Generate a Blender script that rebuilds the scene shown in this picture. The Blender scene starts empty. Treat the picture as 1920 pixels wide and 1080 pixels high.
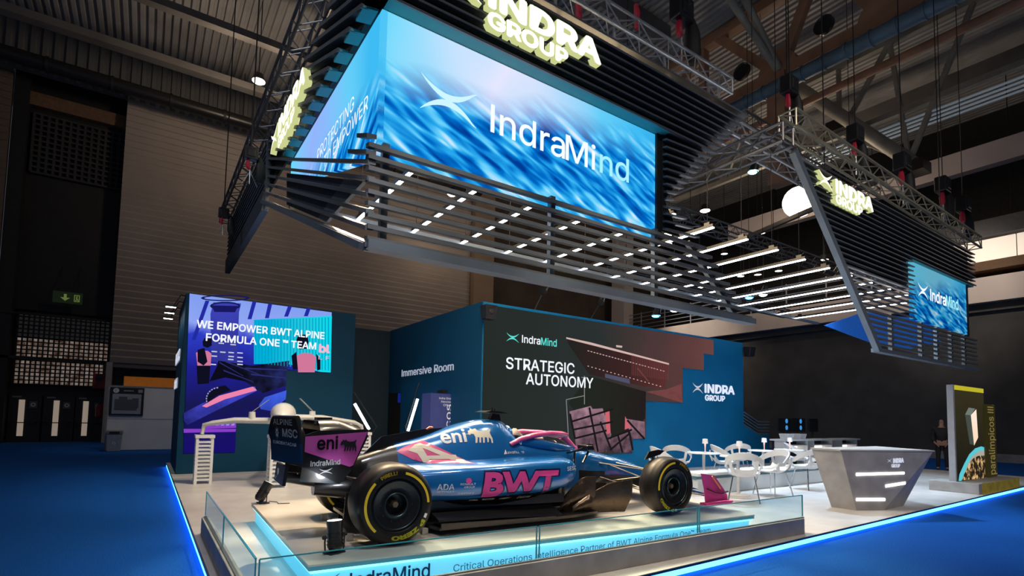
import bpy, bmesh, math, random
from mathutils import Vector, Matrix
from mathutils.bvhtree import BVHTree
random.seed(7)
S = bpy.context.scene
COL = S.collection
PI = math.pi

# ------------------------------------------------------------------ camera, world, big lights, exposure
cam_data = bpy.data.cameras.new('camera')
cam = bpy.data.objects.new('camera', cam_data)
COL.objects.link(cam)
yaw, pitch, roll = 0.973590653, 0.0655197234, 0.0199369562
F = Vector((math.cos(yaw)*math.cos(pitch), math.sin(yaw)*math.cos(pitch), math.sin(pitch)))
Rv = Vector((math.sin(yaw), -math.cos(yaw), 0)); Uv = Rv.cross(F)
R2 = Rv*math.cos(roll) + Uv*math.sin(roll); U2 = Uv*math.cos(roll) - Rv*math.sin(roll)
cam.matrix_world = Matrix(((R2.x, U2.x, -F.x, 0), (R2.y, U2.y, -F.y, 0), (R2.z, U2.z, -F.z, 1.55), (0, 0, 0, 1)))
cam_data.sensor_width = 36
cam_data.lens = 1004.87/1920*36
cam_data.shift_y = (714.9-540)/1920
cam_data.clip_end = 300
S.camera = cam

w = bpy.data.worlds.new('World'); S.world = w; w.use_nodes = True
w.node_tree.nodes['Background'].inputs[0].default_value = (0.55, 0.62, 0.8, 1)
w.node_tree.nodes['Background'].inputs[1].default_value = 0.085
S.view_settings.view_transform = 'Standard'
S.view_settings.look = 'None'
S.view_settings.gamma = 1
S.view_settings.use_curve_mapping = False
S.view_settings.exposure = 0.0

def lamp(name, kind, loc, target, power, color=(1, 1, 1), size=.3, spot=60, blend=.5):
    d = bpy.data.lights.new(name, kind); d.energy = power; d.color = color
    if kind == 'AREA':
        d.shape = 'RECTANGLE'; d.size = size if not isinstance(size, tuple) else size[0]; d.size_y = size if not isinstance(size, tuple) else size[1]
    else:
        d.shadow_soft_size = size
    if kind == 'SPOT':
        d.spot_size = math.radians(spot); d.spot_blend = blend
    o = bpy.data.objects.new(name, d); COL.objects.link(o); o.location = loc
    o.rotation_euler = (Vector(target)-Vector(loc)).to_track_quat('-Z', 'Y').to_euler()
    return o
WARM = (1.0, .76, .48)
# stage spots hung inside the canopy, aimed at the racing car
lamp('stage_spot_light', 'SPOT', (2.6, 9.0, 6.3), (2.6, 5.4, .5), 2300, WARM, .12, 50)
lamp('stage_spot_light', 'SPOT', (5.2, 9.0, 6.3), (4.6, 5.2, .5), 2500, WARM, .12, 50)
lamp('stage_spot_light', 'SPOT', (7.2, 7.6, 5.6), (6.4, 5.2, .5), 900, WARM, .12, 50)
lamp('stage_spot_light', 'SPOT', (2.4, 3.2, 6.6), (3.0, 5.2, .8), 420, (1, .86, .66), .15, 55)
lamp('stage_spot_light', 'SPOT', (5.0, 3.2, 6.6), (5.0, 5.0, .8), 480, (1, .86, .66), .15, 55)
lamp('stage_spot_light', 'SPOT', (.9, 3.6, 6.0), (1.4, 5.6, 1.0), 260, (.9, .9, 1), .15, 45)
lamp('added_soft_light', 'AREA', (4.6, 7.6, 6.8), (4.2, 6.3, .5), 560, (1, .74, .44), (4.5, .9))  # added warm panel without a fixture, for a gold reflection on the car
# cool washes over the cafe corner and the aisle side, hung from the trusses
lamp('stage_wash_light', 'SPOT', (11.5, 7.0, 6.6), (10.8, 5.6, .2), 1900, (.60, .80, 1), .3, 85, .8)
lamp('stage_wash_light', 'SPOT', (15.5, 6.5, 6.6), (15.0, 6.0, .2), 1500, (.60, .80, 1), .3, 85, .8)
lamp('stage_wash_light', 'SPOT', (3.0, 9.6, 6.4), (2.4, 12.0, .8), 600, (1, .88, .72), .2, 70, .8)
# the hall's own bay lights, then spots added to brighten single parts
for x, y, z, p in ((3.08, 23.35, 14.6, 420), (20, 22, 14.5, 190), (26, 14, 12.0, 280), (14, 27, 12, 160)):
    lamp('bay_or_fill_light', 'POINT', (x, y, z), (x, y, 0), p, (1, .76, .54), .35)
lamp('bay_or_fill_light', 'SPOT', (1.5, 17.5, 11), (-.4, 24.7, 1.0), 420, (1, .95, .9), .4, 26, .8)  # added spot that brightens the white partition
lamp('bay_or_fill_light', 'SPOT', (-11, 6, 13), (1.6, 9.5, 6.4), 1500, (.85, .92, 1), .6, 42, .8)  # added spot from the aisle side, lifts the canopy's side slats
lamp('bay_or_fill_light', 'SPOT', (23.5, 25, 12), (30, 22.5, 7.4), 2200, (1, .84, .70), .5, 46, .9)  # added spot on the far stretch of the parapet
lamp('bay_or_fill_light', 'SPOT', (22.5, 6.5, 12), (30, 8.2, 7.6), 1900, (1, .86, .76), .5, 40, .9)  # added spot on the near stretch of the parapet
# unseen spots added behind the camera to light the stand's front faces
lamp('bay_or_fill_light', 'SPOT', (-3, -7, 13), (4.5, 5.5, 2), 1400, (1, .88, .78), .6, 52, .7)
lamp('bay_or_fill_light', 'SPOT', (9, -9, 13), (13.5, 5, 4.0), 2700, (1, .90, .80), .6, 56, .7)

# ------------------------------------------------------------------ materials
MATS = {}
def rgb(c): return (c[0], c[1], c[2], 1)
def mat(name, col, rough=.5, metal=0., emit=0., ecol=None, noise=0., scale=8., bump=0., coat=0., spec=.5):
    if name in MATS: return MATS[name]
    m = bpy.data.materials.new(name); m.use_nodes = True; MATS[name] = m
    nt = m.node_tree; b = nt.nodes['Principled BSDF']
    b.inputs['Base Color'].default_value = rgb(col); b.inputs['Roughness'].default_value = rough
    b.inputs['Metallic'].default_value = metal; b.inputs['Coat Weight'].default_value = coat
    b.inputs['Coat Roughness'].default_value = .06
    b.inputs['Specular IOR Level'].default_value = spec
    if emit:
        b.inputs['Emission Color'].default_value = rgb(ecol or col); b.inputs['Emission Strength'].default_value = emit
    if noise or bump:
        tc = nt.nodes.new('ShaderNodeTexCoord'); n = nt.nodes.new('ShaderNodeTexNoise')
        n.inputs['Scale'].default_value = scale; n.inputs['Detail'].default_value = 5
        nt.links.new(tc.outputs['Object'], n.inputs['Vector'])
        if noise:
            r = nt.nodes.new('ShaderNodeValToRGB')
            r.color_ramp.elements[0].position = .3; r.color_ramp.elements[1].position = .7
            r.color_ramp.elements[0].color = rgb([c*(1-noise) for c in col]); r.color_ramp.elements[1].color = rgb([min(1, c*(1+noise)) for c in col])
            nt.links.new(n.outputs['Fac'], r.inputs[0]); nt.links.new(r.outputs[0], b.inputs['Base Color'])
        if bump:
            bp = nt.nodes.new('ShaderNodeBump'); bp.inputs['Strength'].default_value = bump; bp.inputs['Distance'].default_value = .02
            nt.links.new(n.outputs['Fac'], bp.inputs['Height']); nt.links.new(bp.outputs[0], b.inputs['Normal'])
    return m
def glow(name, col, strength):
    if name in MATS: return MATS[name]
    m = bpy.data.materials.new(name); m.use_nodes = True; MATS[name] = m
    nt = m.node_tree; nt.nodes.remove(nt.nodes['Principled BSDF'])
    e = nt.nodes.new('ShaderNodeEmission'); e.inputs[0].default_value = rgb(col); e.inputs[1].default_value = strength
    nt.links.new(e.outputs[0], nt.nodes['Material Output'].inputs[0])
    return m
def glass(name, tint, refl=.12, keep=.9):
    m = bpy.data.materials.new(name); m.use_nodes = True; MATS[name] = m
    nt = m.node_tree; nt.nodes.remove(nt.nodes['Principled BSDF'])
    t = nt.nodes.new('ShaderNodeBsdfTransparent'); t.inputs[0].default_value = rgb([c*keep for c in tint])
    g = nt.nodes.new('ShaderNodeBsdfGlossy'); g.inputs['Roughness'].default_value = .02
    lw = nt.nodes.new('ShaderNodeLayerWeight'); lw.inputs[0].default_value = .25
    mx = nt.nodes.new('ShaderNodeMixShader')
    k = nt.nodes.new('ShaderNodeMath'); k.operation = 'MULTIPLY'; k.inputs[1].default_value = refl*2
    nt.links.new(lw.outputs['Fresnel'], k.inputs[0]); nt.links.new(k.outputs[0], mx.inputs[0]); nt.links.new(t.outputs[0], mx.inputs[1]); nt.links.new(g.outputs[0], mx.inputs[2])
    nt.links.new(mx.outputs[0], nt.nodes['Material Output'].inputs[0])
    return m

# ------------------------------------------------------------------ mesh helpers
class MB:
    def __init__(s): s.v = []; s.f = []; s.mi = []; s.sm = []
    def add(s, verts, faces, mi=0, smooth=False):
        b = len(s.v); s.v += [tuple(p) for p in verts]
        for f in faces: s.f.append([b+i for i in f]); s.mi.append(mi); s.sm.append(smooth)
        return s
    def box(s, x0, x1, y0, y1, z0, z1, mi=0):
        return s.add([(x0,y0,z0),(x1,y0,z0),(x1,y1,z0),(x0,y1,z0),(x0,y0,z1),(x1,y0,z1),(x1,y1,z1),(x0,y1,z1)],
                     [(3,2,1,0),(4,5,6,7),(0,1,5,4),(1,2,6,5),(2,3,7,6),(3,0,4,7)], mi)
    def hexa(s, p, mi=0):                        # eight corners, bottom four then top four
        return s.add(p, [(3,2,1,0),(4,5,6,7),(0,1,5,4),(1,2,6,5),(2,3,7,6),(3,0,4,7)], mi)
    def beam(s, p, q, w, h, up=(0,0,1), mi=0):   # bar of width w and height h from p to q
        p, q = Vector(p), Vector(q); d = (q-p).normalized(); up = Vector(up)
        if abs(d.dot(up)) > .98: up = Vector((1,0,0))
        a = d.cross(up).normalized()*(w/2); c = a.cross(d).normalized()*(h/2)
        return s.hexa([p-a-c, p+a-c, q+a-c, q-a-c, p-a+c, p+a+c, q+a+c, q-a+c], mi)
    def tube(s, p, q, r, r2=None, n=8, mi=0, cap=True):
        return s.path([p, q], [r, r if r2 is None else r2], n, mi, cap)
    def path(s, pts, rad, n=8, mi=0, cap=True, flat=1.0):
        pts = [Vector(p) for p in pts]; k = len(pts)
        if not isinstance(rad, (list, tuple)): rad = [rad]*k
        b = len(s.v); prev = None
        for i, p in enumerate(pts):
            d = (pts[min(i+1,k-1)]-pts[max(i-1,0)]).normalized()
            if prev is None:
                up = Vector((0,0,1)) if abs(d.z) < .95 else Vector((1,0,0))
                a = d.cross(up).normalized()
            else:
                a = (prev-d*prev.dot(d)).normalized()
            prev = a; c = a.cross(d)
            for j in range(n):
                t = 2*PI*j/n; s.v.append(tuple(p+a*math.cos(t)*rad[i]+c*math.sin(t)*rad[i]*flat))
        for i in range(k-1):
            for j in range(n):
                s.f.append([b+i*n+j, b+i*n+(j+1)%n, b+(i+1)*n+(j+1)%n, b+(i+1)*n+j]); s.mi.append(mi); s.sm.append(n > 5)
        if cap:
            s.f.append([b+j for j in range(n)][::-1]); s.mi.append(mi); s.sm.append(False)
            s.f.append([b+(k-1)*n+j for j in range(n)]); s.mi.append(mi); s.sm.append(False)
        return s
    def loft(s, rings, mi=0, closed=True, caps=True, smooth=True):
        n = len(rings[0]); b = len(s.v)
        for r in rings: s.v += [tuple(p) for p in r]
        m = n if closed else n-1
        for i in range(len(rings)-1):
            for j in range(m):
                s.f.append([b+i*n+j, b+i*n+(j+1)%n, b+(i+1)*n+(j+1)%n, b+(i+1)*n+j]); s.mi.append(mi(i, j) if callable(mi) else mi); s.sm.append(smooth)
        if caps and closed:
            for r, fl in ((0, True), (len(rings)-1, False)):
                f = [b+r*n+j for j in range(n)]; s.f.append(f[::-1] if fl else f); s.mi.append(0 if callable(mi) else mi); s.sm.append(False)
        return s
    def lathe(s, prof, n=32, mi=0, axis='Z', c=(0,0,0), closed=False, mat_of=None):   # prof: (radius, along)
        rings = []
        for i in range(n):
            t = 2*PI*i/n; ring = []
            for r, h in prof:
                if axis == 'Z': p = (c[0]+r*math.cos(t), c[1]+r*math.sin(t), c[2]+h)
                elif axis == 'Y': p = (c[0]+r*math.cos(t), c[1]+h, c[2]+r*math.sin(t))
                else: p = (c[0]+h, c[1]+r*math.cos(t), c[2]+r*math.sin(t))
                ring.append(p)
            rings.append(ring)
        m = len(prof); b = len(s.v)
        for r in rings: s.v += r
        for i in range(n):
            for j in range(m if closed else m-1):
                s.f.append([b+i*m+j, b+((i+1)%n)*m+j, b+((i+1)%n)*m+(j+1)%m, b+i*m+(j+1)%m]); s.mi.append(mat_of(j) if mat_of else mi); s.sm.append(True)
        return s
    def prism(s, poly, vec, mi=0):               # flat outline pushed along vec
        n = len(poly); v = Vector(vec); a = [Vector(p) for p in poly]
        fs = [tuple(range(n))[::-1], tuple(range(n, 2*n))]+[(i, (i+1)%n, n+(i+1)%n, n+i) for i in range(n)]
        return s.add([tuple(p) for p in a]+[tuple(p+v) for p in a], fs, mi)
    def face(s, poly, mi=0): return s.add(poly, [tuple(range(len(poly)))], mi)
    def build(s, name, mats, parent=None, local=False, bevel=0, angle=40, tidy=True):
        me = bpy.data.meshes.new(name)
        v = s.v
        if parent is not None and not local:
            l = parent.location; v = [(p[0]-l.x, p[1]-l.y, p[2]-l.z) for p in v]
        me.from_pydata(v, [], s.f)
        if not isinstance(mats, (list, tuple)): mats = [mats]
        for m in mats: me.materials.append(m)
        for p, a, b in zip(me.polygons, s.mi, s.sm): p.material_index = a; p.use_smooth = b
        bm = bmesh.new(); bm.from_mesh(me)
        if tidy: bmesh.ops.recalc_face_normals(bm, faces=bm.faces)
        bm.to_mesh(me); bm.free()
        if any(s.sm): me.set_sharp_from_angle(angle=math.radians(angle))
        o = bpy.data.objects.new(name, me); COL.objects.link(o)
        if parent is not None: o.parent = parent
        if bevel:
            m = o.modifiers.new('bevel', 'BEVEL'); m.width = bevel; m.segments = 2; m.limit_method = 'ANGLE'
        return o
def tag(o, label, cat, group=None, kind=None):
    o['label'] = label; o['category'] = cat
    if group: o['group'] = group
    if kind: o['kind'] = kind
    return o
def thing(name, label, cat, loc=(0,0,0), rz=0, group=None):
    o = bpy.data.objects.new(name, None); COL.objects.link(o); o.location = loc; o.rotation_euler = (0,0,rz); o.empty_display_size = .1
    return tag(o, label, cat, group)
def struct(mb, name, m, label=None, cat=None, parent=None):
    o = mb.build(name, m, parent); o['kind'] = 'structure'
    if label: o['label'] = label; o['category'] = cat
    return o
def kids(o): return [c for c in bpy.data.objects if c.parent == o]
TREE = {}
def copy_tree(o, loc=None, rz=None, label=None, group=None):
    def cp(a, par):
        c = a.copy(); COL.objects.link(c)
        if par is not None: c.parent = par
        if a.name not in TREE: TREE[a.name] = kids(a)
        for k in TREE[a.name]: cp(k, c)
        return c
    c = cp(o, None)
    if loc is not None: c.location = loc
    if rz is not None: c.rotation_euler = (0,0,rz)
    if label: c['label'] = label
    if group: c['group'] = group
    return c

# ------------------------------------------------------------------ lettering
try:
    FONT = bpy.data.fonts.load(bpy.utils.resource_path('LOCAL')+'/datafiles/fonts/Inter.woff2')   # Blender's own interface font
except Exception:
    FONT = None
def text_geo(body, depth=0., bold=0., space=1., align='LEFT', plain=False):
    if FONT and not plain: body = body.replace('I', '\u0399')      # the same upright stroke without slabs
    cu = bpy.data.curves.new('t', 'FONT'); cu.body = body; cu.size = 1; cu.extrude = depth; cu.space_character = space
    cu.align_x = align
    if FONT and not plain: cu.font = FONT
    if plain: cu.offset = bold; bold = 0
    cu.resolution_u = 3; cu.space_line = .9
    ob = bpy.data.objects.new('t', cu); COL.objects.link(ob)
    dg = bpy.context.evaluated_depsgraph_get(); me = bpy.data.meshes.new_from_object(ob.evaluated_get(dg))
    v = [tuple(x.co) for x in me.vertices]; f = [list(p.vertices) for p in me.polygons]
    bpy.data.objects.remove(ob); bpy.data.curves.remove(cu); bpy.data.meshes.remove(me)
    if bold > 0:                                # heavier weight: the outline repeated around a small circle
        n = len(v); k = 8; vv, ff = list(v), list(f)
        for i in range(k):
            dx, dy = bold*math.cos(2*PI*i/k), bold*math.sin(2*PI*i/k)
            vv += [(p[0]+dx, p[1]+dy, p[2]) for p in v]; ff += [[q+n*(i+1) for q in g] for g in f]
        v, f = vv, ff
    return v, f
CAP = 1.
_v, _f = text_geo('H'); CAP = max(p[1] for p in _v)
def grid_cut(v, f, step):
    me = bpy.data.meshes.new('g'); me.from_pydata(v, [], f); bm = bmesh.new(); bm.from_mesh(me)
    for ax in (0, 1):
        lo = min(p[ax] for p in v); hi = max(p[ax] for p in v); t = lo+step
        while t < hi:
            n = [0,0,0]; n[ax] = 1; c = [0,0,0]; c[ax] = t
            bmesh.ops.bisect_plane(bm, geom=bm.verts[:]+bm.edges[:]+bm.faces[:], plane_co=c, plane_no=n); t += step
    bm.verts.index_update()
    v2 = [tuple(x.co) for x in bm.verts]; f2 = [[q.index for q in p.verts] for p in bm.faces]
    bm.free(); bpy.data.meshes.remove(me)
    return v2, f2
def lettering(name, body, m, parent, o, u, vdir, cap, width=None, depth=0., bold=0., shear=0., local=False, mb=None, space=1., align='LEFT'):
    """flat or raised letters: o = lower start of the first baseline, u = reading direction, vdir = up, cap = capital height"""
    s = cap/CAP
    v, f = text_geo(body, depth/s/2 if depth else 0., bold, space, align)
    u = Vector(u).normalized(); vd = Vector(vdir).normalized(); n = u.cross(vd); o = Vector(o)
    x1 = max(p[0] for p in v); x0 = min(p[0] for p in v)
    sx = s if width is None else width/(x1-x0)
    pts = [tuple(o+u*((p[0]-x0)*sx+shear*p[1]*s)+vd*(p[1]*s)+n*(p[2]*s)) for p in v] if align == 'LEFT' else \
          [tuple(o+u*(p[0]*sx)+vd*(p[1]*s)+n*(p[2]*s)) for p in v]
    own = mb is None
    if own: mb = MB()
    mb.add(pts, f)
    return mb.build(name, m, parent, local) if own else mb
def wings(o, u, vdir, w, h, depth=0., mb=None):
    """the two mirrored curved strokes of the emblem, in a w by h field"""
    u = Vector(u).normalized(); vd = Vector(vdir).normalized(); n = u.cross(vd); o = Vector(o); mb = mb or MB()
    N = 14
    for sgn in (1, -1):
        up, lo = [], []
        for i in range(N+1):
            t = i/N; x = t
            dip = .31*math.sin(PI*min(1, t/.96))**.9
            th = .165*math.sin(PI*t)**.8+.012
            a = .98-dip; b = a-th
            if sgn < 0: a, b = 1-a, 1-b
            up.append(o+u*(x*w)+vd*(a*h)); lo.append(o+u*(x*w)+vd*(b*h))
        for i in range(N):
            q = [up[i], up[i+1], lo[i+1], lo[i]]
            if depth: mb.prism([tuple(p) for p in q], tuple(n*-depth))
            else: mb.face([tuple(p) for p in q])
    return mb
# ================================================================== THE HALL
carpet = mat('blue_carpet', (.005, .085, .38), .95, noise=.25, scale=60, bump=.3, spec=.1)
boothfloor = mat('pale_booth_floor', (.62, .60, .585), .38, noise=.12, scale=2.2)
darkwall = mat('dark_hall_wall', (.06, .06, .057), .85, noise=.2, scale=1.2)
brownwall = mat('brown_hall_wall', (.075, .056, .042), .85, noise=.2, scale=.8)
cladding = mat('grey_beige_cladding', (.30, .26, .235), .55, noise=.12, scale=.5)
black = mat('black_paint', (.012, .012, .013), .6, noise=.3, scale=5)
satin_black = mat('satin_black', (.015, .015, .017), .35, noise=.2, scale=9)
deck = mat('ceiling_deck', (.33, .33, .33), .7, noise=.2, scale=.6)
beamgrey = mat('grey_beam', (.13, .125, .12), .7, noise=.2, scale=1)
steel_orange = mat('rust_orange_steel', (.36, .20, .12), .6, noise=.2, scale=1.5)
steel_pale = mat('pale_steel', (.30, .29, .25), .6, noise=.2, scale=1.5)
duct = mat('blue_duct', (.10, .17, .23), .45, noise=.2, scale=2)
alu = mat('truss_aluminium', (.55, .56, .58), .35, .8, noise=.1, scale=8)
white = mat('white_paint', (.72, .73, .74), .5, noise=.06, scale=6)
parapetm = mat('beige_parapet', (.58, .51, .46), .7, noise=.08, scale=.7)
chrome = mat('chrome', (.7, .7, .72), .18, 1.0, noise=.05)

struct(MB().box(-14, 62, -10, 40, -.2, 0), 'floor', carpet, 'bright blue carpet covering the exhibition hall floor', 'carpet')

def corrugated(x0, x1, z0, z1, y, pitch=.31, mb=None):
    mb = mb or MB(); z = z0; prof = []
    while z < z1-.01:
        prof += [(z, 0), (z+pitch*.74, -.055), (z+pitch*.82, -.055)]; z += pitch
    prof.append((z1, 0))
    a = [(x0, y+p[1], p[0]) for p in prof]; b = [(x1, y+p[1], p[0]) for p in prof]
    mb.loft([a, b], closed=False, smooth=False)
    mb.box(x0, x1, y+.02, y+.3, z0, z1)
    return mb
struct(corrugated(-1.49, 17.2, 3.66, 16.1, 30.5), 'wall_back', cladding, 'tall grey corrugated hall wall behind the stand', 'wall')
mb = MB().box(-1.49, 17.2, 30.55, 31, 3.45, 3.66); mb.box(-1.49, .0, 33, 33.2, 0, 3.5)
struct(mb, 'trim_1', mat('grey_lintel', (.12, .12, .13), .6, noise=.1))
struct(MB().box(-1.6, -1.38, 30.45, 31, 0, 3.66), 'trim_2', mat('grey_post', (.33, .33, .32), .6, noise=.1))
struct(MB().box(.3, 17.2, 31.5, 31.8, 0, 3.5).box(-1.4, .3, 31.5, 31.8, 0, 2.3).box(-1.4, -.95, 31.5, 31.8, 2.3, 3.5).box(-.95, .3, 31.5, 31.8, 3.1, 3.5), 'wall_back_lower', darkwall)
struct(MB().box(-.95, .3, 31.55, 31.7, 2.3, 3.1).box(.3,1.2,31.45,31.49,2.3,3.1), 'wall_niche', mat('orange_timber_glow', (.55, .18, .03), .6, emit=.12, ecol=(1, .3, .04), noise=.25, scale=3))  # orange light on the timber put in as faint emission
# the tall dark bay with the doors
struct(MB().box(-5.1, -1.5, 31.6, 31.9, 5.85, 12.05).box(-5.1, -1.5, 31.6, 31.9, 14.75, 19).box(-5.1, -1.5, 31.6, 31.9, 2.05, 2.55).box(-5.1, -1.5, 31.75, 31.9, 0, 2.1).box(-5.5, -5.0, 31, 31.9, 0, 19)
       .box(-5.1, -1.5, 31.9, 32, 0, 19), 'wall_bay', black, 'black recessed bay above the hall doors', 'wall')
struct(corrugated(-14, -5.55, 3.7, 16.2, 30.9), 'wall_far', mat('dark_cladding', (.14, .105, .08), .6, noise=.12), 'corrugated cladding beside the dark door bay', 'wall')
struct(MB().box(-14, -5.5, 31, 31.3, 0, 3.7), 'wall_far_lower', black)
struct(MB().box(-5.1, -1.5, 31.2, 31.6, 15.0, 15.6), 'trim_3', mat('brown_beam', (.16, .09, .05), .7, noise=.2))
struct(MB().box(-14, -1.5, 31.0, 31.15, 3.62, 3.74).box(-14, -1.5, 30.95, 31.05, 5.55, 5.62), 'trim_4', black)
def lattice(name, x0, x1, z0, z1, y, nx, nz, t, frame_m, pane_m, label):
    mb = MB()
    for i in range(nx+1):
        x = x0+(x1-x0)*i/nx; mb.box(x-t/2, x+t/2, y-.06, y+.06, z0, z1)
    for i in range(nz+1):
        z = z0+(z1-z0)*i/nz; mb.box(x0, x1, y-.055, y+.055, z-t/2, z+t/2)
    r = struct(mb, name, frame_m, label, 'window')
    p = MB().box(x0, x1, y+.1, y+.13, z0, z1).build('pane', pane_m, r); p['kind'] = 'structure'
lat_dark = mat('lattice_concrete', (.035, .037, .04), .8, noise=.15, scale=3)
lattice('window_1', -4.85, -1.5, 12.05, 14.75, 31.5, 13, 11, .09, lat_dark, black, 'dark concrete lattice window high in the black bay')
lattice('window_2', -4.85, -1.62, 4.62, 5.7, 31.5, 18, 6, .05, black, mat('dim_pane', (.04, .04, .045), .4, emit=.02, ecol=(.5, .5, .5)), 'dark top row of the gridded window above the doors')
def lit_pane():
    m = mat('lit_glass_block', (.3, .22, .18), .5); nt = m.node_tree; b = nt.nodes['Principled BSDF']
    tc = nt.nodes.new('ShaderNodeTexCoord'); v = nt.nodes.new('ShaderNodeTexNoise'); v.inputs['Scale'].default_value = 4.5; v.inputs['Detail'].default_value = 3
    r = nt.nodes.new('ShaderNodeValToRGB'); r.color_ramp.elements[0].color = (.16, .07, .035, 1); r.color_ramp.elements[1].color = (.75, .60, .52, 1)
    r.color_ramp.elements[0].position = .35; r.color_ramp.elements[1].position = .65
    nt.links.new(tc.outputs['Object'], v.inputs[0]); nt.links.new(v.outputs['Fac'], r.inputs[0]); nt.links.new(r.outputs[0], b.inputs['Emission Color']); b.inputs['Emission Strength'].default_value = .27
    return m
lattice('window_3', -4.85, -1.62, 3.72, 4.6, 31.5, 18, 5, .05, black, lit_pane(), 'upper lit glass block window above the hall doors')
lattice('window_4', -4.85, -1.75, 2.55, 3.6, 31.5, 18, 6, .05, black, lit_pane(), 'lower lit glass block window right above the hall doors')
doorm = mat('dark_door', (.022, .022, .024), .5, noise=.2)
pale = mat('pale_glass', (.6, .5, .42), .4, emit=.22, ecol=(1, .8, .62))
for i, (x0, lab) in enumerate(((-4.95, 'dark hall door furthest from the white map wall'), (-3.8, 'middle dark hall door with a narrow lit pane'), (-2.68, 'dark hall door nearest the white map wall'))):
    d = struct(MB().box(x0, x0+1.08, 31.6, 31.68, 0, 2.05), 'door_%d' % (i+1), doorm, lab, 'door')
    px = x0+.33 if i == 0 else x0+.35 if i == 1 else x0+.27
    MB().box(px, px+.2, 31.56, 31.6, .27, 1.86).build('glass_strip', pale, d)
    MB().box(x0+.08, x0+1.0, 31.50, 31.53, .84, .88).box(x0+.1, x0+.14, 31.5, 31.6, .82, .9).box(x0+.94, x0+.98, 31.5, 31.6, .82, .9).build('panic_bar', satin_black, d)
    mb = MB().box(x0+.68, x0+.94, 31.57, 31.6, 1.5, 1.8).build('notice', mat('notice_plate', (.09, .12, .12), .5, noise=.1), d)
    MB().lathe([(.05, 0), (.085, 0)], 16, axis='Y', c=(x0+.81, 31.56, 1.65)).build('notice_mark', white, d)
    MB().box(x0+.1, x0+.4, 31.57, 31.6, 1.95, 2.02).build('door_plate', mat('door_plate', (.2, .2, .24), .5), d)
# hanging emergency exit sign: arrow and running figure
t = thing('exit_sign', 'dark green emergency exit sign hanging above the hall doors', 'exit sign', (-3.18, 31.0, 6.48))
MB().box(-3.7, -2.66, 31.0, 31.06, 6.23, 6.74).build('sign_panel', mat('sign_dark_green', (.008, .02, .012), .5, emit=.012, ecol=(.3, .6, .2)), t)
mb = MB().face([(-3.32, 30.99, 6.64), (-3.22, 30.99, 6.64), (-3.22, 30.99, 6.48), (-3.10, 30.99, 6.48), (-3.27, 30.99, 6.33), (-3.44, 30.99, 6.48), (-3.32, 30.99, 6.48)])
mb.build('arrow', glow('exit_green', (.45, .62, .16), .22), t)
mb = MB().box(-2.96, -2.76, 30.98, 30.995, 6.33, 6.36).box(-2.96, -2.93, 30.98, 30.995, 6.33, 6.64).box(-2.79, -2.76, 30.98, 30.995, 6.33, 6.64).box(-2.96, -2.76, 30.98, 30.995, 6.61, 6.64)
mb.beam((-2.88, 30.985, 6.52), (-2.84, 30.985, 6.44), .04, .05).beam((-2.85, 30.985, 6.45), (-2.9, 30.985, 6.38), .03, .03).beam((-2.84, 30.985, 6.45), (-2.81, 30.985, 6.38), .03, .03).lathe([(0, 0), (.03, 0)], 10, axis='Y', c=(-2.86, 30.985, 6.56))
mb.build('running_figure', MATS['exit_green'], t)
for x in (-3.5, -2.85): MB().tube((x, 31.03, 6.74), (x, 31.6, 8.0), .012, n=5).build('hanger', black, t)
# red hose cabinet and extinguisher by the post
t = thing('fire_hose_cabinet', 'red fire hose cabinet mounted high beside the post', 'hose cabinet', (-1.85, 31.3, 2.6))
redm = mat('dim_red', (.30, .02, .03), .5, noise=.1)
MB().box(-2.1, -1.62, 31.25, 31.5, 2.45, 3.15).build('cabinet_body', redm, t, bevel=.02)
MB().lathe([(.0, 0), (.13, 0), (.15, -.03), (.0, -.04)], 20, axis='Y', c=(-1.86, 31.24, 2.95)).build('hose_reel', satin_black, t)
t = thing('fire_extinguisher', 'red fire extinguisher beside the last hall door', 'extinguisher', (-1.72, 31.2, 1.15))
MB().lathe([(.0, 1.15), (.17, 1.15), (.18, 1.2), (.18, 1.62), (.12, 1.72), (.05, 1.76), (0, 1.76)], 18, c=(-1.75, 31.2, 0)).build('cylinder', redm, t)
MB().box(-1.8, -1.7, 31.1, 31.3, 1.76, 1.84).beam((-1.75, 31.1, 1.8), (-1.6, 31.05, 1.4), .03, .03).build('valve', satin_black, t)

# white map wall, its board, the bin
t = thing('partition_wall', 'freestanding white partition carrying the hall map', 'partition', (-.3, 24.8, 0))
MB().box(-1.17, 3.0, 24.72, 24.85, 0.02, 2.38).build('panel', mat('partition_white', (.78, .79, .82), .6, noise=.05, scale=2), t)
MB().box(-1.17, 3.0, 24.712, 24.72, 1.17, 1.185).box(-1.2, -1.16, 24.7, 24.87, 0, 2.4).box(-1.17, 3, 24.7, 24.87, 2.37, 2.41).build('joint', mat('joint_grey', (.3, .3, .32), .6), t)
t = thing('map_board', 'black framed hall map board on the white partition', 'map board', (-.62, 24.7, 1.3))
MB().box(-1.13, -.09, 24.66, 24.71, 1.3, 2.34).build('board', satin_black, t)
MB().box(-1.05, -.17, 24.645, 24.66, 1.36, 2.1).build('map_sheet', mat('map_grey', (.34, .36, .40), .5, noise=.1, scale=5), t)
MB().box(-.98, -.3, 24.635, 24.645, 1.5, 1.9).box(-.85, -.6, 24.63, 24.64, 1.75, 2.0).box(-.95, -.8, 24.63, 24.64, 1.55, 1.7).box(-.45, -.25, 24.63, 24.64, 1.6, 1.95).build('map_shapes', mat('map_dark', (.10, .11, .13), .5), t)
MB().lathe([(0, 0), (.09, 0)], 20, axis='Y', c=(-.95, 24.65, 2.22)).build('info_mark', white, t)
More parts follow.
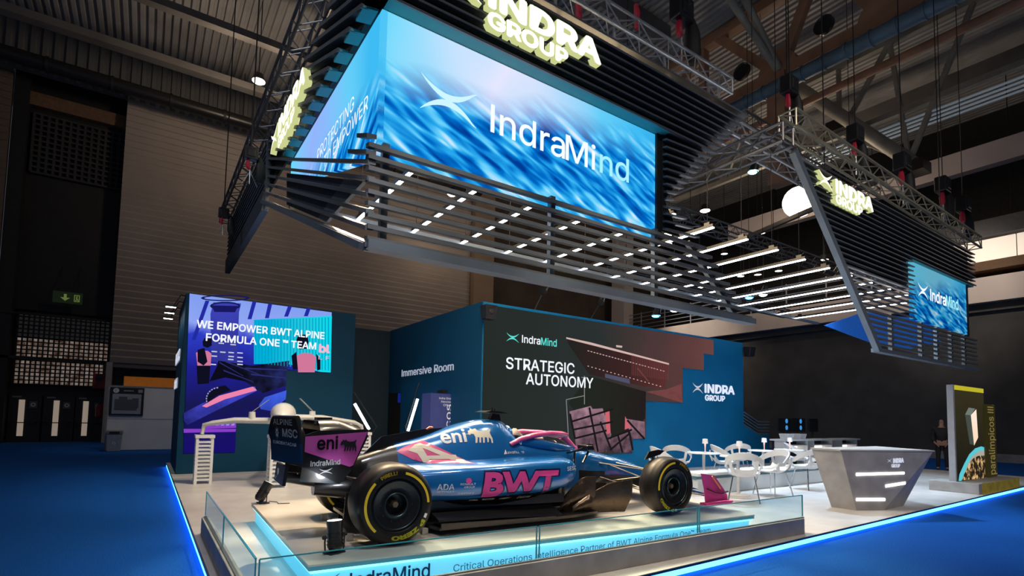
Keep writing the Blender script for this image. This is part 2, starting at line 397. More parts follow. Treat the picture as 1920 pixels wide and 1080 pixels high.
lettering('info_letter', 'i', satin_black, t, (-.97, 24.64, 2.17), (1, 0, 0), (0, 0, 1), .1)
MB().box(-.72, -.42, 24.645, 24.66, 2.2, 2.24).box(-.28, -.14, 24.645, 24.66, 2.16, 2.28).build('heading_line', mat('map_grey', (0,0,0)), t)
t = thing('litter_bin', 'grey litter bin standing before the white partition', 'bin', (-.9, 24.4, 0))
MB().hexa([(-1.1, 24.2, 0), (-.7, 24.2, 0), (-.7, 24.6, 0), (-1.1, 24.6, 0), (-1.13, 24.17, .62), (-.67, 24.17, .62), (-.67, 24.63, .62), (-1.13, 24.63, .62)]).build('bin_body', mat('bin_grey', (.36, .37, .40), .5, noise=.1), t, bevel=.02)
MB().box(-1.15, -.65, 24.15, 24.65, .62, .76).build('lid', mat('bin_lid', (.24, .25, .27), .5, noise=.1), t, bevel=.03)
MB().box(-1.05, -.75, 24.14, 24.16, .65, .72).build('slot', black, t)
MB().lathe([(.03, 0), (.05, 0)], 14, axis='Y', c=(-.9, 24.18, .3)).build('emblem', white, t)

# columns and brown wall further along
struct(MB().box(17.25, 18.75, 30.0, 31, 0, 18), 'column_1', mat('beige_column', (.26, .19, .13), .75, noise=.1, scale=.6))
struct(MB().box(18.7, 62, 30.8, 31.2, 0, 18), 'wall_back_dark', brownwall, 'plain dark brown hall wall past the corrugated cladding', 'wall')
struct(MB().box(29.6, 30.6, 28.6, 29.9, 0, 18), 'column_2', parapetm)
# long side wall with balcony
struct(MB().box(30.6, 31, -10, 31, 0, 7), 'wall_right', darkwall, 'long dark hall wall below the beige balcony', 'wall')
struct(MB().box(30.45, 30.6, -10, 31, 0, .35), 'baseboard_right', mat('pale_base', (.25, .25, .25), .6, noise=.3, scale=2))
struct(MB().box(30, 30.4, -10, 30.5, 6.95, 8.05), 'wall_balcony_front', parapetm, 'long beige balcony parapet along the side wall', 'parapet')
struct(MB().box(30.4, 37, -10, 30.5, 6.6, 7.0), 'wall_balcony_slab', darkwall)
struct(MB().box(36.8, 37.2, -10, 31, 7, 19), 'wall_right_upper', mat('black_upper', (.02, .02, .021), .9, noise=.2))
struct(MB().box(30, 36, -10, 10.0, 9.85, 10.6), 'trim_5', mat('grey_band', (.12, .12, .12), .7, noise=.1))
struct(MB().box(30, 36, -10, 10.0, 8.35, 8.75), 'trim_6', mat('brown_soffit', (.13, .07, .03), .7, noise=.1))
mb = MB()
for i in range(8): mb.box(30.2, 30.3, -4+i*1.75, -2.3+i*1.75, 8.78, 9.75)
struct(mb, 'window_5', mat('lit_office_window', (.6, .5, .4), .5, emit=.75, ecol=(1, .84, .68), noise=.1), 'row of lit windows above the balcony parapet', 'window')
struct(MB().box(30, 30.5, -10, 20, 13.0, 14.0), 'wall_upper_band', mat('grey_violet_band', (.33, .29, .30), .7, noise=.08, scale=.7), 'pale horizontal band high on the dark side wall', 'wall band')
railm = mat('rail_grey', (.33, .36, .42), .4, .3, noise=.1)
t = thing('balcony_railing', 'grey horizontal bar railing on top of the beige balcony parapet', 'railing', (30.2, 20, 8.05))
mb = MB()
for k in range(5): mb.tube((30.2, 10, 8.3+k*.28), (30.2, 30, 8.3+k*.28), .03, n=6)
mb.build('rail', railm, t)
for k in range(9): MB().beam((30.2, 12+k*2.2, 8.05), (30.2, 12+k*2.2, 9.5), .06, .06).build('post', railm, t)
# ceiling: ribbed deck, beams, duct
mb = MB(); x = -14; prof = []
while x < 60:
    prof += [(x, 0), (x+.14, 0), (x+.17, .11), (x+.27, .11)]; x += .3
mb.loft([[(p[0], 40, 18.4+p[1]) for p in prof], [(p[0], -4, 18.4+p[1]) for p in prof]], closed=False, smooth=False)
mb.box(-14, 60, -4, 40, 18.6, 18.7)
struct(mb, 'ceiling', deck, 'dark ribbed metal hall ceiling', 'ceiling')
for i, (y, zz, hh, ww) in enumerate(((26.2, 16.0, .30, .45), (22.8, 16.2, .28, .36), (17.6, 17.4, .6, .4), (14.5, 17.6, .6, .4))):
    struct(MB().box(-14, 17.5, y-ww/2, y+ww/2, zz, zz+hh), 'beam_%d' % (i+1), beamgrey)
mb = MB(); x = -14; prof = []
while x < 17.2:
    prof += [(x, 0), (x+.16, 0), (x+.2, -.1), (x+.36, -.1)]; x += .4
mb.loft([[(p[0], 30.5+p[1], 16.1) for p in prof], [(p[0], 30.5+p[1], 18.5) for p in prof]], closed=False, smooth=False)
struct(mb.box(-14, 17.2, 30.52, 30.6, 16.1, 18.5), 'wall_top_strip', mat('upper_strip', (.12, .125, .13), .7))
t = thing('ventilation_duct', 'black round duct running under the ceiling along the corrugated wall', 'duct', (-5, 29, 15.9))
MB().tube((-14, 29, 15.9), (17, 29, 15.9), .3, n=14).build('pipe', satin_black, t)
mb = MB()
for k in range(14): mb.lathe([(.3, -.05), (.34, -.05), (.34, .05), (.3, .05)], 14, axis='X', c=(-13+k*2.2, 29, 15.9), closed=True)
mb.build('clamp_rib', black, t)
for k in range(8): MB().tube((-12+k*3.8, 29, 16.2), (-12+k*3.8, 29, 18.4), .015, n=4).build('hanger', black, t)

# roof trusses on the far side
def roof_truss(name, label, x, ys, z0, z1, m, r, web, parent_loc):
    t = thing(name, label, 'roof truss', (x, ys[0], z0))
    y0, y1 = ys
    MB().beam((x, y0, z0), (x, y1, z0), r*2, r*2).build('lower_chord', m, t)
    MB().beam((x, y0, z1), (x, y1, z1), r*2, r*2).build('upper_chord', m, t)
    for a, b in web: MB().beam((x, a[0], a[1]), (x, b[0], b[1]), r*1.3, r*1.6).build('web_member', m, t)
    return t
t = roof_truss('roof_truss', 'rust coloured steel roof truss with gusset plates above the two canopies', 19.6, (22, -2), 14.95, 18.1, steel_orange, .22,
    [((10.8, 14.95), (9.4, 18.1)), ((10.8, 14.95), (13.5, 18.1)), ((7.2, 14.95), (5.4, 18.1)), ((7.2, 14.95), (9.0, 18.1)), ((14.2, 14.95), (14.2, 18.1)), ((3.6, 14.95), (5.2, 18.1)), ((17, 14.95), (14.4, 18.1)), ((17, 14.95), (19.5, 18.1))], None)
for y in (10.8, 7.2, 14.2, 3.6):
    MB().prism([(19.4, y-.85, 14.75), (19.4, y+.85, 14.75), (19.4, y+.7, 15.4), (19.4, y+.3, 15.9), (19.4, y-.3, 15.9), (19.4, y-.7, 15.4)], (.4, 0, 0)).build('gusset_plate', steel_orange, t)
MB().box(19.3, 19.9, 10.45, 11.15, 10.6, 14.9).build('post', steel_orange, t)
for y in (9.0, 12.2):
    f = MB().lathe([(.0, .05), (.28, .05), (.34, 0), (.34, .15), (0, .15)], 20, axis='X', c=(19.25, y, 15.75)).build('fan_ring', satin_black, t)
    MB().lathe([(0, 0), (.09, 0), (.16, .02), (.18, .02)], 16, axis='X', c=(19.26, y, 15.75)).build('fan_hub', white, f)
t = thing('ventilation_duct', 'blue grey round duct slung below the rust coloured truss', 'duct', (19.4, 10, 14.3))
MB().tube((19.3, 22, 14.35), (19.3, -2, 14.35), .26, n=14).build('pipe', duct, t)
mb = MB()
for k in range(30): mb.lathe([(.26, -.03), (.29, -.03), (.29, .03), (.26, .03)], 14, axis='Y', c=(19.3, 21-k*.75, 14.35), closed=True)
mb.build('seam_rib', duct, t)
def brace(name, label, pts, r, m):
    t = thing(name, label, 'roof brace', pts[0][0])
    for a, b in pts: MB().tube(a, b, r, n=10).build('tube', m, t)
    return t
t = brace('roof_brace', 'pair of pale tubes slanting down to the gusset of the rust coloured truss', [((14.6, 10.9, 17.6), (19.5, 10.8, 15.1)), ((16.0, 10.9, 18.3), (19.4, 10.7, 15.1))], .13, steel_pale)
MB().beam((14.9, 10.4, 17.2), (16.4, 11.6, 18.1), .35, .3).build('clamp', alu, t)
t = roof_truss('roof_truss', 'pale tubular roof truss beyond the rust coloured one', 26, (24, -2), 14.9, 18.2, steel_pale, .12,
    [((11.5, 18.2), (11.5, 14.9)), ((11.5, 14.9), (9.4, 18.2)), ((9.4, 18.2), (8.8, 12.6)), ((8.8, 12.6), (6.5, 18.2)), ((8.8, 12.6), (11.3, 14.9)), ((14, 18.2), (13.4, 14.9)), ((13.4, 14.9), (16, 18.2)), ((16, 18.2), (17.5, 14.9)), ((17.5, 14.9), (20, 18.2))], None)
MB().tube((25, 13.4, 18.2), (26, 8.7, 12.5), .27, n=14).build('main_strut', steel_pale, t)
MB().beam((25.9, 16.8, 11.2), (26.0, 8.5, 12.4), .2, .2).build('tie', beamgrey, t)
MB().box(25.6, 26.5, 8.2, 9.3, 12.0, 12.45).build('bearing', satin_black, t)
MB().box(25.5, 26.2, 10.9, 11.9, 15.0, 15.5).build('bearing', satin_black, t)
MB().tube((22.5, 22, 15.1), (22.5, -2, 15.2), .16, n=10).build('tie', steel_orange, t)
for k in range(4):  # LED line lights glowing faintly under the roof
    o = MB().beam((26+k*.35, 14, 14.4), (26+k*.35, -2, 14.4), .07, .06).build('led_line', mat('led_line_pale_blue', (.45, .55, .66), .4, emit=.10, ecol=(.6, .75, .9)))
    tag(o, 'pale blue one of the four LED line lights, %s of them from the truss' % ('first', 'second', 'third', 'fourth')[k], 'line light', 'four parallel ceiling line lights')
for i, x in enumerate((23.5, 28.5)):
    struct(MB().beam((x, 26, 17.2-.6*i), (x, -3, 17.2-.6*i), .35, .6), 'beam_%d' % (i+5), beamgrey)
# hall bay lamps
bulb = glow('bay_lamp_glow', (1, .80, .58), 14)
def bay_lamp(p, r, label, globe=False):
    t = thing('bay_lamp', label, 'bay lamp', p, group=None)
    if globe:
        MB().lathe([(r*math.sin(PI*k/12), -r*math.cos(PI*k/12)) for k in range(13)], 24, c=p).build('globe', bulb, t)
        MB().lathe([(.12, r*.98), (.14, r*1.0), (.10, r*1.25), (0, r*1.3)], 14, c=p).tube((p[0], p[1], p[2]+r*1.2), (p[0], p[1], 18.42), .02, n=5).build('suspension', black, t)
        return
    MB().lathe([(0, -.10), (r*.6, -.08), (r, -.02), (r*.98, .03), (0, .03)], 20, c=p).build('lens', bulb, t)
    MB().lathe([(r*1.0, .0), (r*1.08, .0), (r*.7, r*1.2), (r*.25, r*1.5), (0, r*1.5)], 20, c=p).build('reflector', satin_black, t)
    MB().tube((p[0], p[1], p[2]+r*1.5), (p[0], p[1], 18.42), .02, n=5).build('suspension', black, t)
bay_lamp((3.08, 23.35, 15.0), .24, 'warm bay lamp hanging before the corrugated wall near the ceiling')
bay_lamp((27.3, 14.1, 12.9), .78, 'large white globe lamp glowing between the two canopies', True)
bay_lamp((29.01, 20.97, 15.0), .30, 'small warm bay lamp past the waist of the larger canopy')
bay_lamp((22.0, 18.24, 11.19), .26, 'bay lamp seen through slats below the corner of the big screen')
bay_lamp((22.2, 18.34, 10.75), .22, 'lower of the two bay lamps below the corner of the big screen')
bay_lamp((9.6, 18.63, 10.34), .18, 'bay lamp seen through the slats near the second row of light bars')
# ================================================================== THE STAND
def ray(px, py): return F + R2*((px-960)/1004.87) - U2*((py-714.9)/1004.87)
EYE = Vector((0, 0, 1.55))
def onY(px, py, y): d = ray(px, py); return EYE + d*(y/d.y)
def onX(px, py, x): d = ray(px, py); return EYE + d*(x/d.x)
def onZ(px, py, z): d = ray(px, py); return EYE + d*((z-1.55)/d.z)

cyan_led = glow('cyan_led', (.06, .38, 1.0), 7)
cyan_soft = glow('cyan_led_soft', (.12, .68, 1.0), 3.2)
white_led = glow('white_led', (.92, .95, 1.0), 9)
concrete = mat('concrete_grey', (.36, .345, .335), .6, noise=.18, scale=3.5)
concrete_pale = mat('concrete_pale', (.47, .46, .45), .55, noise=.12, scale=3)
teal = mat('petrol_blue_wall', (.004, .050, .105), .6, spec=.15, noise=.06, scale=1.5)
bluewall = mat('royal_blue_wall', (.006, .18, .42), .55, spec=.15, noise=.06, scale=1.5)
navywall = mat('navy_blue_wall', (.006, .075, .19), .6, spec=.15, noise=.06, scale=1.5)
letter_white = mat('letter_white', (.78, .80, .84), .5, emit=.25, ecol=(.85, .9, 1), noise=.02)

# booth floor slab with its lit edge
x0, x1 = .53, 21.2
def fy(x): return 3.42+(x-.53)*.0255
slab = MB().prism([(x0, fy(x0), .075), (x1, fy(x1), .075), (x1, 7.0, .075), (19.5, 7.0, .075), (19.5, 17.5, .075), (x0, 17.5, .075)], (0, 0, .025))
slab.prism([(x0+.06, fy(x0)+.06, 0), (x1-.06, fy(x1)+.06, 0), (x1-.06, 6.9, 0), (19.4, 6.9, 0), (19.4, 17.4, 0), (x0+.06, 17.4, 0)], (0, 0, .075))
s = struct(slab, 'floor_booth', boothfloor, 'pale raised floor of the exhibition stand', 'floor')
MB().box(x0+.004, x0+.058, fy(x0)+.06, 17.4, .012, .074).build('edge_light', cyan_led, s)
MB().prism([(x0+.06, fy(x0)+.004, .02), (x1, fy(x1)+.004, .02), (x1, fy(x1)+.058, .02), (x0+.06, fy(x0)+.058, .02)], (0, 0, .054)).build('edge_light', cyan_led, s)
MB().prism([(x0-.005, fy(x0)-.005, .078), (x1, fy(x1)-.005, .078), (x1, fy(x1)+.01, .078), (x0+.01, fy(x0)+.01, .078), (x0+.01, 17.4, .078), (x0-.005, 17.4, .078)], (0, 0, .023)).build('edge_profile', mat('dark_profile', (.04, .05, .08), .3, .6), s)

# display platform for the car, with lettering and LED light painted into its fascia
P0, P1, P2, P3 = Vector((1.12, 4.44, 0)), Vector((6.55, 4.01, 0)), Vector((7.75, 7.6, 0)), Vector((1.21, 7.84, 0))
t = thing('display_platform', 'low white platform under the racing car with glowing cyan sides', 'platform', (4, 6, .1))
def inset(d):
    return [P0+Vector((d, d, 0)), P1+Vector((-d, d, 0)), P2+Vector((-d, -d, 0)), P3+Vector((d, -d, 0))]
MB().prism([tuple(p+Vector((0,0,.335))) for p in (P0,P1,P2,P3)], (0,0,.015)).build('deck', mat('platform_deck', (.54, .52, .49), .3, noise=.1, scale=2.5), t)
MB().prism([tuple(p+Vector((0,0,.30))) for p in inset(.004)], (0,0,.035)).build('lip', mat('platform_lip', (.10, .33, .42), .3, .3, noise=.05), t)
MB().prism([tuple(p+Vector((0,0,.1))) for p in inset(.05)], (0,0,.2)).build('side_baked_glow', mat('fascia_baked_glow', (.30, .62, .72), .6, emit=.62, ecol=(.12, .66, .95), noise=.03), t)  # the strip's light on this face is put in as emission
MB().prism([tuple(p+Vector((0,0,.275))) for p in inset(.02)], (0,0,.024)).build('light_strip', glow('fascia_led', (.25, .85, 1), 2.6), t)
du = (P1-P0).normalized(); dn = Vector((du.y, -du.x, 0))
fo = P0+Vector((0,0,.1))+Vector((.0,.05,0))+dn*.006
ink = mat('fascia_ink', (.008, .12, .26), .5)
def along(px, py):
    d = ray(px, py); tt = ((fo-EYE).dot(dn))/(d.dot(dn)); return EYE+d*tt
pc = along(850, 1073); pe = along(1332, 999)
lettering('lettering', 'Critical Operations Intelligence Partner of BWT Alpine Formula One\u2122 Team', ink, t, (pc.x, pc.y, pc.z+.004), (pe-pc), (0,0,1), .062, (pe-pc).length)
pe = along(806, 1079)
lettering('lettering', 'IndraMind', ink, t, pe-du*.70+Vector((0,0,-.01)), du, (0,0,1), .115, .70, bold=.012)
wings(pe-du*.98+Vector((0,0,-.01)), du, (0,0,1), .2, .13).build('emblem', ink, t)
# curb around it carrying glass panes
t = thing('curb_bench', 'low grey concrete curb running around the car platform', 'curb', (.62, 3.85, .1))
cb = MB(); cb.prism([(.603, 3.80, .1), (7.16, 3.69, .1), (7.26, 3.767, .1), (.68, 3.876, .1)], (0,0,.2)); cb.prism([(.603, 3.80, .1), (.68, 3.876, .1), (.685, 7.36, .1), (.603, 7.30, .1)], (0,0,.2))
cb.build('curb', concrete, t, bevel=.006)
MB().prism([(.70, 3.885, .1), (7.26, 3.775, .1), (7.27, 3.79, .1), (.715, 3.90, .1), (.715, 7.3, .1), (.70, 7.3, .1)], (0,0,.03)).build('light_line', cyan_soft, t)
MB().prism([(.625, 3.825, .3), (7.2, 3.715, .3), (7.225, 3.735, .3), (.65, 3.85, .3), (.655, 7.3, .3), (.628, 7.3, .3)], (0,0,.012)).build('glass_channel', mat('glass_channel', (.3, .3, .3), .35, .8, noise=.05), t)
pane = glass('barrier_glass', (.86, .97, 1.0), .10, .98); edge = mat('glass_edge', (.02, .16, .20), .1, emit=.10, ecol=(.1, .6, .75))
def glass_pane(a, b, label):
    a, b = Vector(a), Vector(b); g = thing('glass_panel', label, 'glass panel', (a+b)/2, group='glass panes on the curb')
    d = (b-a).normalized(); n = Vector((d.y, -d.x, 0))*.006
    MB().prism([tuple(a-n+Vector((0,0,.012))), tuple(b-n+Vector((0,0,.012))), tuple(b-n+Vector((0,0,.29))), tuple(a-n+Vector((0,0,.29)))], tuple(n*2)).build('pane', pane, g)
    MB().beam(a+Vector((0,0,.293)), b+Vector((0,0,.293)), .013, .007).beam(a+Vector((0,0,.02)), a+Vector((0,0,.29)), .014, .008).beam(b+Vector((0,0,.02)), b+Vector((0,0,.29)), .014, .008).build('polished_edge', edge, g)
def gy(x): return 3.842-.0168*(x-.65)
for a, b, lab in (((.642, 7.3), (.642, 5.6), 'glass pane at the far end of the curb row facing the blue aisle'), ((.642, 5.57), (.642, 3.87), 'glass pane facing the blue aisle nearest the curb corner'),
        ((.66, gy(.66)), (2.88, gy(2.88)), 'glass pane on the long curb before the rear wheel of the car'), ((2.91, gy(2.91)), (5.06, gy(5.06)), 'glass pane on the long curb before the middle of the car'), ((5.09, gy(5.09)), (7.19, gy(7.19)), 'glass pane at the counter end of the long curb')):
    glass_pane((a[0], a[1], .3), (b[0], b[1], .3), lab)

# uplight spots standing on the platform and the floor
def floor_spot(p, rz, tilt, label):
    t = thing('floor_spotlight', label, 'spotlight', p, rz, 'black floor spotlights'); t.scale = (.76, .76, .76)
    MB().box(-.10, .10, -.07, .07, 0, .018).build('base_plate', satin_black, t, True)
    MB().path([(-.12, 0, .015), (-.13, 0, .13), (-.125, 0, .2)], .010, 6).path([(.12, 0, .015), (.13, 0, .13), (.125, 0, .2)], .010, 6).tube((-.13,0,.015), (.13,0,.015), .01, n=6).build('yoke', satin_black, t, True)
    c = Vector((0, 0, .19)); d = Vector((0, math.sin(tilt), math.cos(tilt)))
    b = MB().path([c-d*.16, c-d*.12, c+d*.10, c+d*.17], [.06, .085, .085, .095], 20)
    for k in range(4): b.path([c-d*(.10-.04*k), c-d*(.085-.04*k)], .091, 20)
    b.build('lamp_body', satin_black, t, True, angle=30)
    MB().path([c+d*.168, c+d*.174], .08, 18).build('lens', glow('spot_lens', (1, .97, .9), 4), t, True)
    MB().tube((.12, 0, .19), (.155, 0, .19), .022, n=10).tube((-.12, 0, .19), (-.155, 0, .19), .022, n=10).build('knob', black, t, True)
    MB().path([(0, .1, .02), (.1, .2, .01), (.25, .15, .008), (.35, .3, .008)], .007, 6).build('cable', black, t, True)
    return t
floor_spot((1.33, 7.70, .352), math.radians(-75), .55, 'black floor spotlight at the platform corner far behind the rear wing')
floor_spot((1.40, 4.72, .352), math.radians(20), .10, 'black floor spotlight at the near platform corner beside the rear tyre')
s1 = lamp('floor_spot_beam', 'SPOT', (1.44, 4.8, .75), (1.5, 5.6, 1.1), 6, (.9, .92, 1), .05, 60)

# ---------------------------------------------------------------- LED wall at the aisle
t = thing('screen_wall', 'petrol blue stand wall carrying the violet video screen', 'stand wall', (2.6, 15.9, .1))
MB().box(.62, 4.56, 14.30, 17.4, .1, 4.23).build('wall_body', teal, t)
lettering('lettering', 'INDRA GROUP', letter_white, t, (.60, 17.2, 2.75), (0,-1,0), (0,0,1), .28, 2.0, .02, .01)
lettering('lettering', 'IndraMind', letter_white, t, (.60, 17.1, 2.1), (0,-1,0), (0,0,1), .24, 1.5, .02, .01)
for k, y in enumerate((14.75, 15.7, 16.7)):
    t = thing('arm_light', ('white arm light nearest the violet screen', 'middle one of the three white arm lights', 'white arm light furthest from the violet screen')[k] + ' on top of the petrol wall', 'arm light', (.62, y, 4.2), group='arm lights on the petrol wall')
    MB().tube((.66, y, 4.23), (.54, y, 4.26), .012, n=6).tube((.54, y, 4.26), (.40, y, 3.97), .012, n=6).box(.62, .74, y-.04, y+.04, 4.22, 4.26).build('arm', satin_black, t)
    MB().box(.24, .46, y-.05, y+.05, 3.945, 3.98).build('head', satin_black, t)
    MB().box(.25, .45, y-.045, y+.045, 3.935, 3.946).build('led_face', glow('arm_led', (.9, 1, .97), 14), t)
    lamp('arm_light_beam', 'SPOT', (.36, y, 3.93), (.62, y, 2.8), 16, (.75, 1, .95), .08, 110)
SY = 14.29
def zq(zx, zy): return onY(300+zx/2.7, 530+zy/2.7, SY-.012)
def grad_mat(name, stops, axis=2, lo=0, hi=1, strength=1., noise=0., nscale=2., mix=(0,0,0)):
    """screen picture: colour bands along one object axis, broken up by noise"""
    m = bpy.data.materials.new(name); m.use_nodes = True; nt = m.node_tree; nt.nodes.remove(nt.nodes['Principled BSDF'])
    tc = nt.nodes.new('ShaderNodeTexCoord'); sp = nt.nodes.new('ShaderNodeSeparateXYZ'); nt.links.new(tc.outputs['Object'], sp.inputs[0])
    mr = nt.nodes.new('ShaderNodeMapRange'); mr.inputs['From Min'].default_value = lo; mr.inputs['From Max'].default_value = hi
    nt.links.new(sp.outputs[axis], mr.inputs[0]); fac = mr.outputs[0]
    if noise:
        n = nt.nodes.new('ShaderNodeTexNoise'); n.inputs['Scale'].default_value = nscale; n.inputs['Detail'].default_value = 4; nt.links.new(tc.outputs['Object'], n.inputs[0])
        a = nt.nodes.new('ShaderNodeMath'); a.operation = 'MULTIPLY_ADD'; a.inputs[1].default_value = noise; nt.links.new(n.outputs['Fac'], a.inputs[0])
        b = nt.nodes.new('ShaderNodeMath'); b.operation = 'SUBTRACT'; nt.links.new(fac, b.inputs[0]); b.inputs[1].default_value = noise*.5
        nt.links.new(b.outputs[0], a.inputs[2]); fac = a.outputs[0]
    r = nt.nodes.new('ShaderNodeValToRGB'); els = r.color_ramp.elements
    while len(els) < len(stops): els.new(.5)
    for e, (p, c) in zip(els, stops): e.position = p; e.color = rgb(c)
    nt.links.new(fac, r.inputs[0])
    e = nt.nodes.new('ShaderNodeEmission'); nt.links.new(r.outputs[0], e.inputs[0]); e.inputs[1].default_value = strength
    nt.links.new(e.outputs[0], nt.nodes['Material Output'].inputs[0])
    return m
t = thing('video_screen', 'stepped violet video screen showing a racing car being unveiled', 'video screen', (2.2, SY, .57))
MB().prism([tuple(onY(*p, SY-.01)) for p in ((355.6,550.4),(622,585.6),(619,698.5),(537,693),(533,785),(443.7,785),(440.7,848),(344,850))], (0, .008, 0)).build('screen_face',
    grad_mat('violet_picture', [(0, (.01, .005, .16)), (.3, (.01, .01, .09)), (.55, (.015, .015, .30)), (.75, (.03, .05, .62)), (.86, (.30, .42, 1)), (1, (.25, .38, .95))], 2, 0, 3.65, .9, .25, 1.2), t)
def pic(name, pts, m, off=0., mb=None):
    mb = mb or MB(); mb.face([tuple(zq(*p)+Vector((0, -off, 0))) for p in pts]); return mb.build(name, m, t) if name else mb
E_ = lambda n, c, s=1.: glow('picture_'+n, c, s)
pic('picture_bright_panel', [(475,188),(870,168),(864,455),(812,452),(640,410),(475,412)], grad_mat('cyan_panel_picture', [(0, (.0, .45, .75)), (.5, (.02, .62, .78)), (1, (.0, .75, .9))], 0, .2, 1.8, .95, .3, 3), .002)
mb = MB()
for a in ((480,95,455,185),(560,105,543,180),(660,118,640,172),(755,128,740,170)): pic(None, [(a[0]-12,a[1]),(a[0]+8,a[1]+2),(a[2]+8,a[3]),(a[2]-12,a[3])], None, .002, mb)
pic(None, [(230,90),(250,92),(180,290),(160,290)], None, .002, mb); mb.build('picture_strut_pattern', E_('navy', (.02, .03, .45), .8), t)
pic('picture_tower', [(270,100),(410,105),(400,150),(390,420),(260,400),(255,160)], grad_mat('tower_picture', [(0, (.01, .01, .12)), (1, (.05, .06, .50))], 2, .8, 3.4, .9, .6, 2), .003)
mb = MB()
for c_, w_0, h_0 in (((330, 118), 78, 22), ((330, 78), 125, 16)):
    for k in range(14):
        a0, a1 = 2*PI*k/14, 2*PI*(k+1)/14
        pic(None, [(c_[0]+w_0*math.cos(a0), c_[1]+h_0*math.sin(a0)), (c_[0]+w_0*math.cos(a1), c_[1]+h_0*math.sin(a1)), (c_[0]+w_0*.86*math.cos(a1), c_[1]+h_0*.62*math.sin(a1)), (c_[0]+w_0*.86*math.cos(a0), c_[1]+h_0*.62*math.sin(a0))], None, .004, mb)
pic(None, [(262,115),(395,118),(380,150),(275,148)], None, .004, mb); mb.build('picture_ceiling_ring', E_('ring', (.01, .01, .13), .9), t)
mb = MB()
for k in range(24):
    x = 482+k*16; pic(None, [(x,192-k*.7),(x+5,192-k*.7),(x+5,408+k*1.6),(x,408+k*1.6)], None, .004, mb)
mb.build('picture_panel_ribs', E_('rib', (.0, .40, .58), .9), t)
mb = MB(); pic(None, [(295,395),(400,410),(470,420),(655,395),(640,470),(640,520),(520,560),(430,500),(330,480),(250,500),(290,420)], None, .004, mb); mb.build('picture_cloth', grad_mat('cloth_picture', [(.2, (.004, .004, .012)), (.5, (.012, .014, .06)), (.7, (.02, .03, .16)), (1, (.03, .05, .28))], 0, -1, 2, .9, 1.1, 3), t)
E_('black', (.006, .006, .02), .8)
mb = MB()
for q in ((300,400,420,470),(330,395,520,470),(430,430,640,440),(460,460,630,480),(320,440,470,500)): pic(None, [(q[0],q[1]),(q[2],q[3]),(q[2]+4,q[3]+5),(q[0]+2,q[1]+8)], None, .005, mb)
mb.build('picture_folds', E_('fold', (.03, .035, .20), .8), t)
pic('picture_car_nose', [(120,660),(215,610),(480,525),(490,548),(300,640),(140,720),(120,700)], grad_mat('nose_picture', [(0, (.02, .02, .20)), (.5, (.06, .07, .62)), (1, (.30, .32, 1))], 2, .7, 2.2, .9, .7, 3), .005)
pic('picture_car_top', [(212,625),(300,572),(470,526),(490,545),(330,590),(235,632)], E_('pink', (.95, .25, .45), .9), .006)
pic('picture_car_side', [(500,620),(530,580),(640,545),(636,590),(560,650),(510,640)], grad_mat('flank_picture', [(0, (.02, .04, .35)), (.6, (.06, .14, .9)), (1, (.3, .45, 1))], 2, .8, 2.0, .9, .6, 3), .005)
mb = MB(); pic(None, [(220,710),(385,695),(385,735),(215,740)], None, .006, mb); pic(None, [(120,740),(385,740),(382,755),(120,760)], None, .006, mb); mb.build('picture_wing', E_('violet', (.30, .06, .70), .8), t)
pic('picture_wheel', [(225,600),(240,560),(280,530),(330,520),(360,545),(290,570),(240,610)], E_('black', (0,0,0)), .006)
mb = MB()
for k in range(9):
    a0, a1 = math.radians(95+k*13), math.radians(95+k*13+8); c0, r0 = (300, 590), 62
    pic(None, [(c0[0]+r0*1.1*math.cos(a0), c0[1]-r0*math.sin(a0)), (c0[0]+r0*1.1*math.cos(a1), c0[1]-r0*math.sin(a1)), (c0[0]+r0*1.0*math.cos(a1), c0[1]-r0*.9*math.sin(a1)), (c0[0]+r0*1.0*math.cos(a0), c0[1]-r0*.9*math.sin(a0))], None, .008, mb)
for x_ in range(6): pic(None, [(232+x_*26, 712+x_%2*5),(248+x_*26, 710),(246+x_*26, 722),(230+x_*26, 724)], None, .008, mb)
mb.build('picture_tyre_marks', E_('lilac', (.45, .45, 1), .7), t)
def figure(c, k):
    mb = MB()
    pic(None, [(c[0]-.38*k,c[1]+.0*k),(c[0]-.1*k,c[1]-.12*k),(c[0]+.25*k,c[1]-.1*k),(c[0]+.45*k,c[1]+.05*k),(c[0]+.4*k,c[1]+.7*k),(c[0]-.3*k,c[1]+.7*k)], None, .008, mb); return mb
figure((735,370), 120).build('picture_jacket', E_('jacket_pink', (.75, .22, .38), .85), t)
mb = MB(); pic(None, [(690,290),(700,265),(745,262),(752,300),(742,335),(705,338)], None, .009, mb); pic(None, [(665,370),(690,350),(698,440),(672,440)], None, .009, mb); pic(None, [(790,360),(812,385),(812,440),(795,445)], None, .009, mb); mb.build('picture_hair', E_('black', (0,0,0)), t)
figure((218,355), 95).build('picture_jacket', E_('jacket_pink', (0,0,0)), t)
mb = MB(); pic(None, [(215,300),(225,280),(262,282),(262,318),(240,330),(218,322)], None, .009, mb); pic(None, [(190,340),(225,330),(240,400),(220,420),(190,400)], None, .009, mb); pic(None, [(185,420),(255,420),(248,510),(190,515)], None, .009, mb); mb.build('picture_hair', E_('black', (0,0,0)), t)
mb = MB()
for gx, gy in ((310,280),(370,285),(310,303),(370,310),(275,345),(318,348),(360,350),(405,352),(275,368),(360,370),(405,375),(358,385),(405,395),(270,410),(405,410)): pic(None, [(gx-14,gy),(gx+14,gy+2),(gx+14,gy+8),(gx-14,gy+6)], None, .006, mb)
mb.build('picture_marks', E_('white', (.8, .85, 1), .7), t)
scr_white = glow('screen_white', (.92, .95, 1), 1.0)
a = onY(368, 612, SY-.03); b = onY(609, 634, SY-.03)
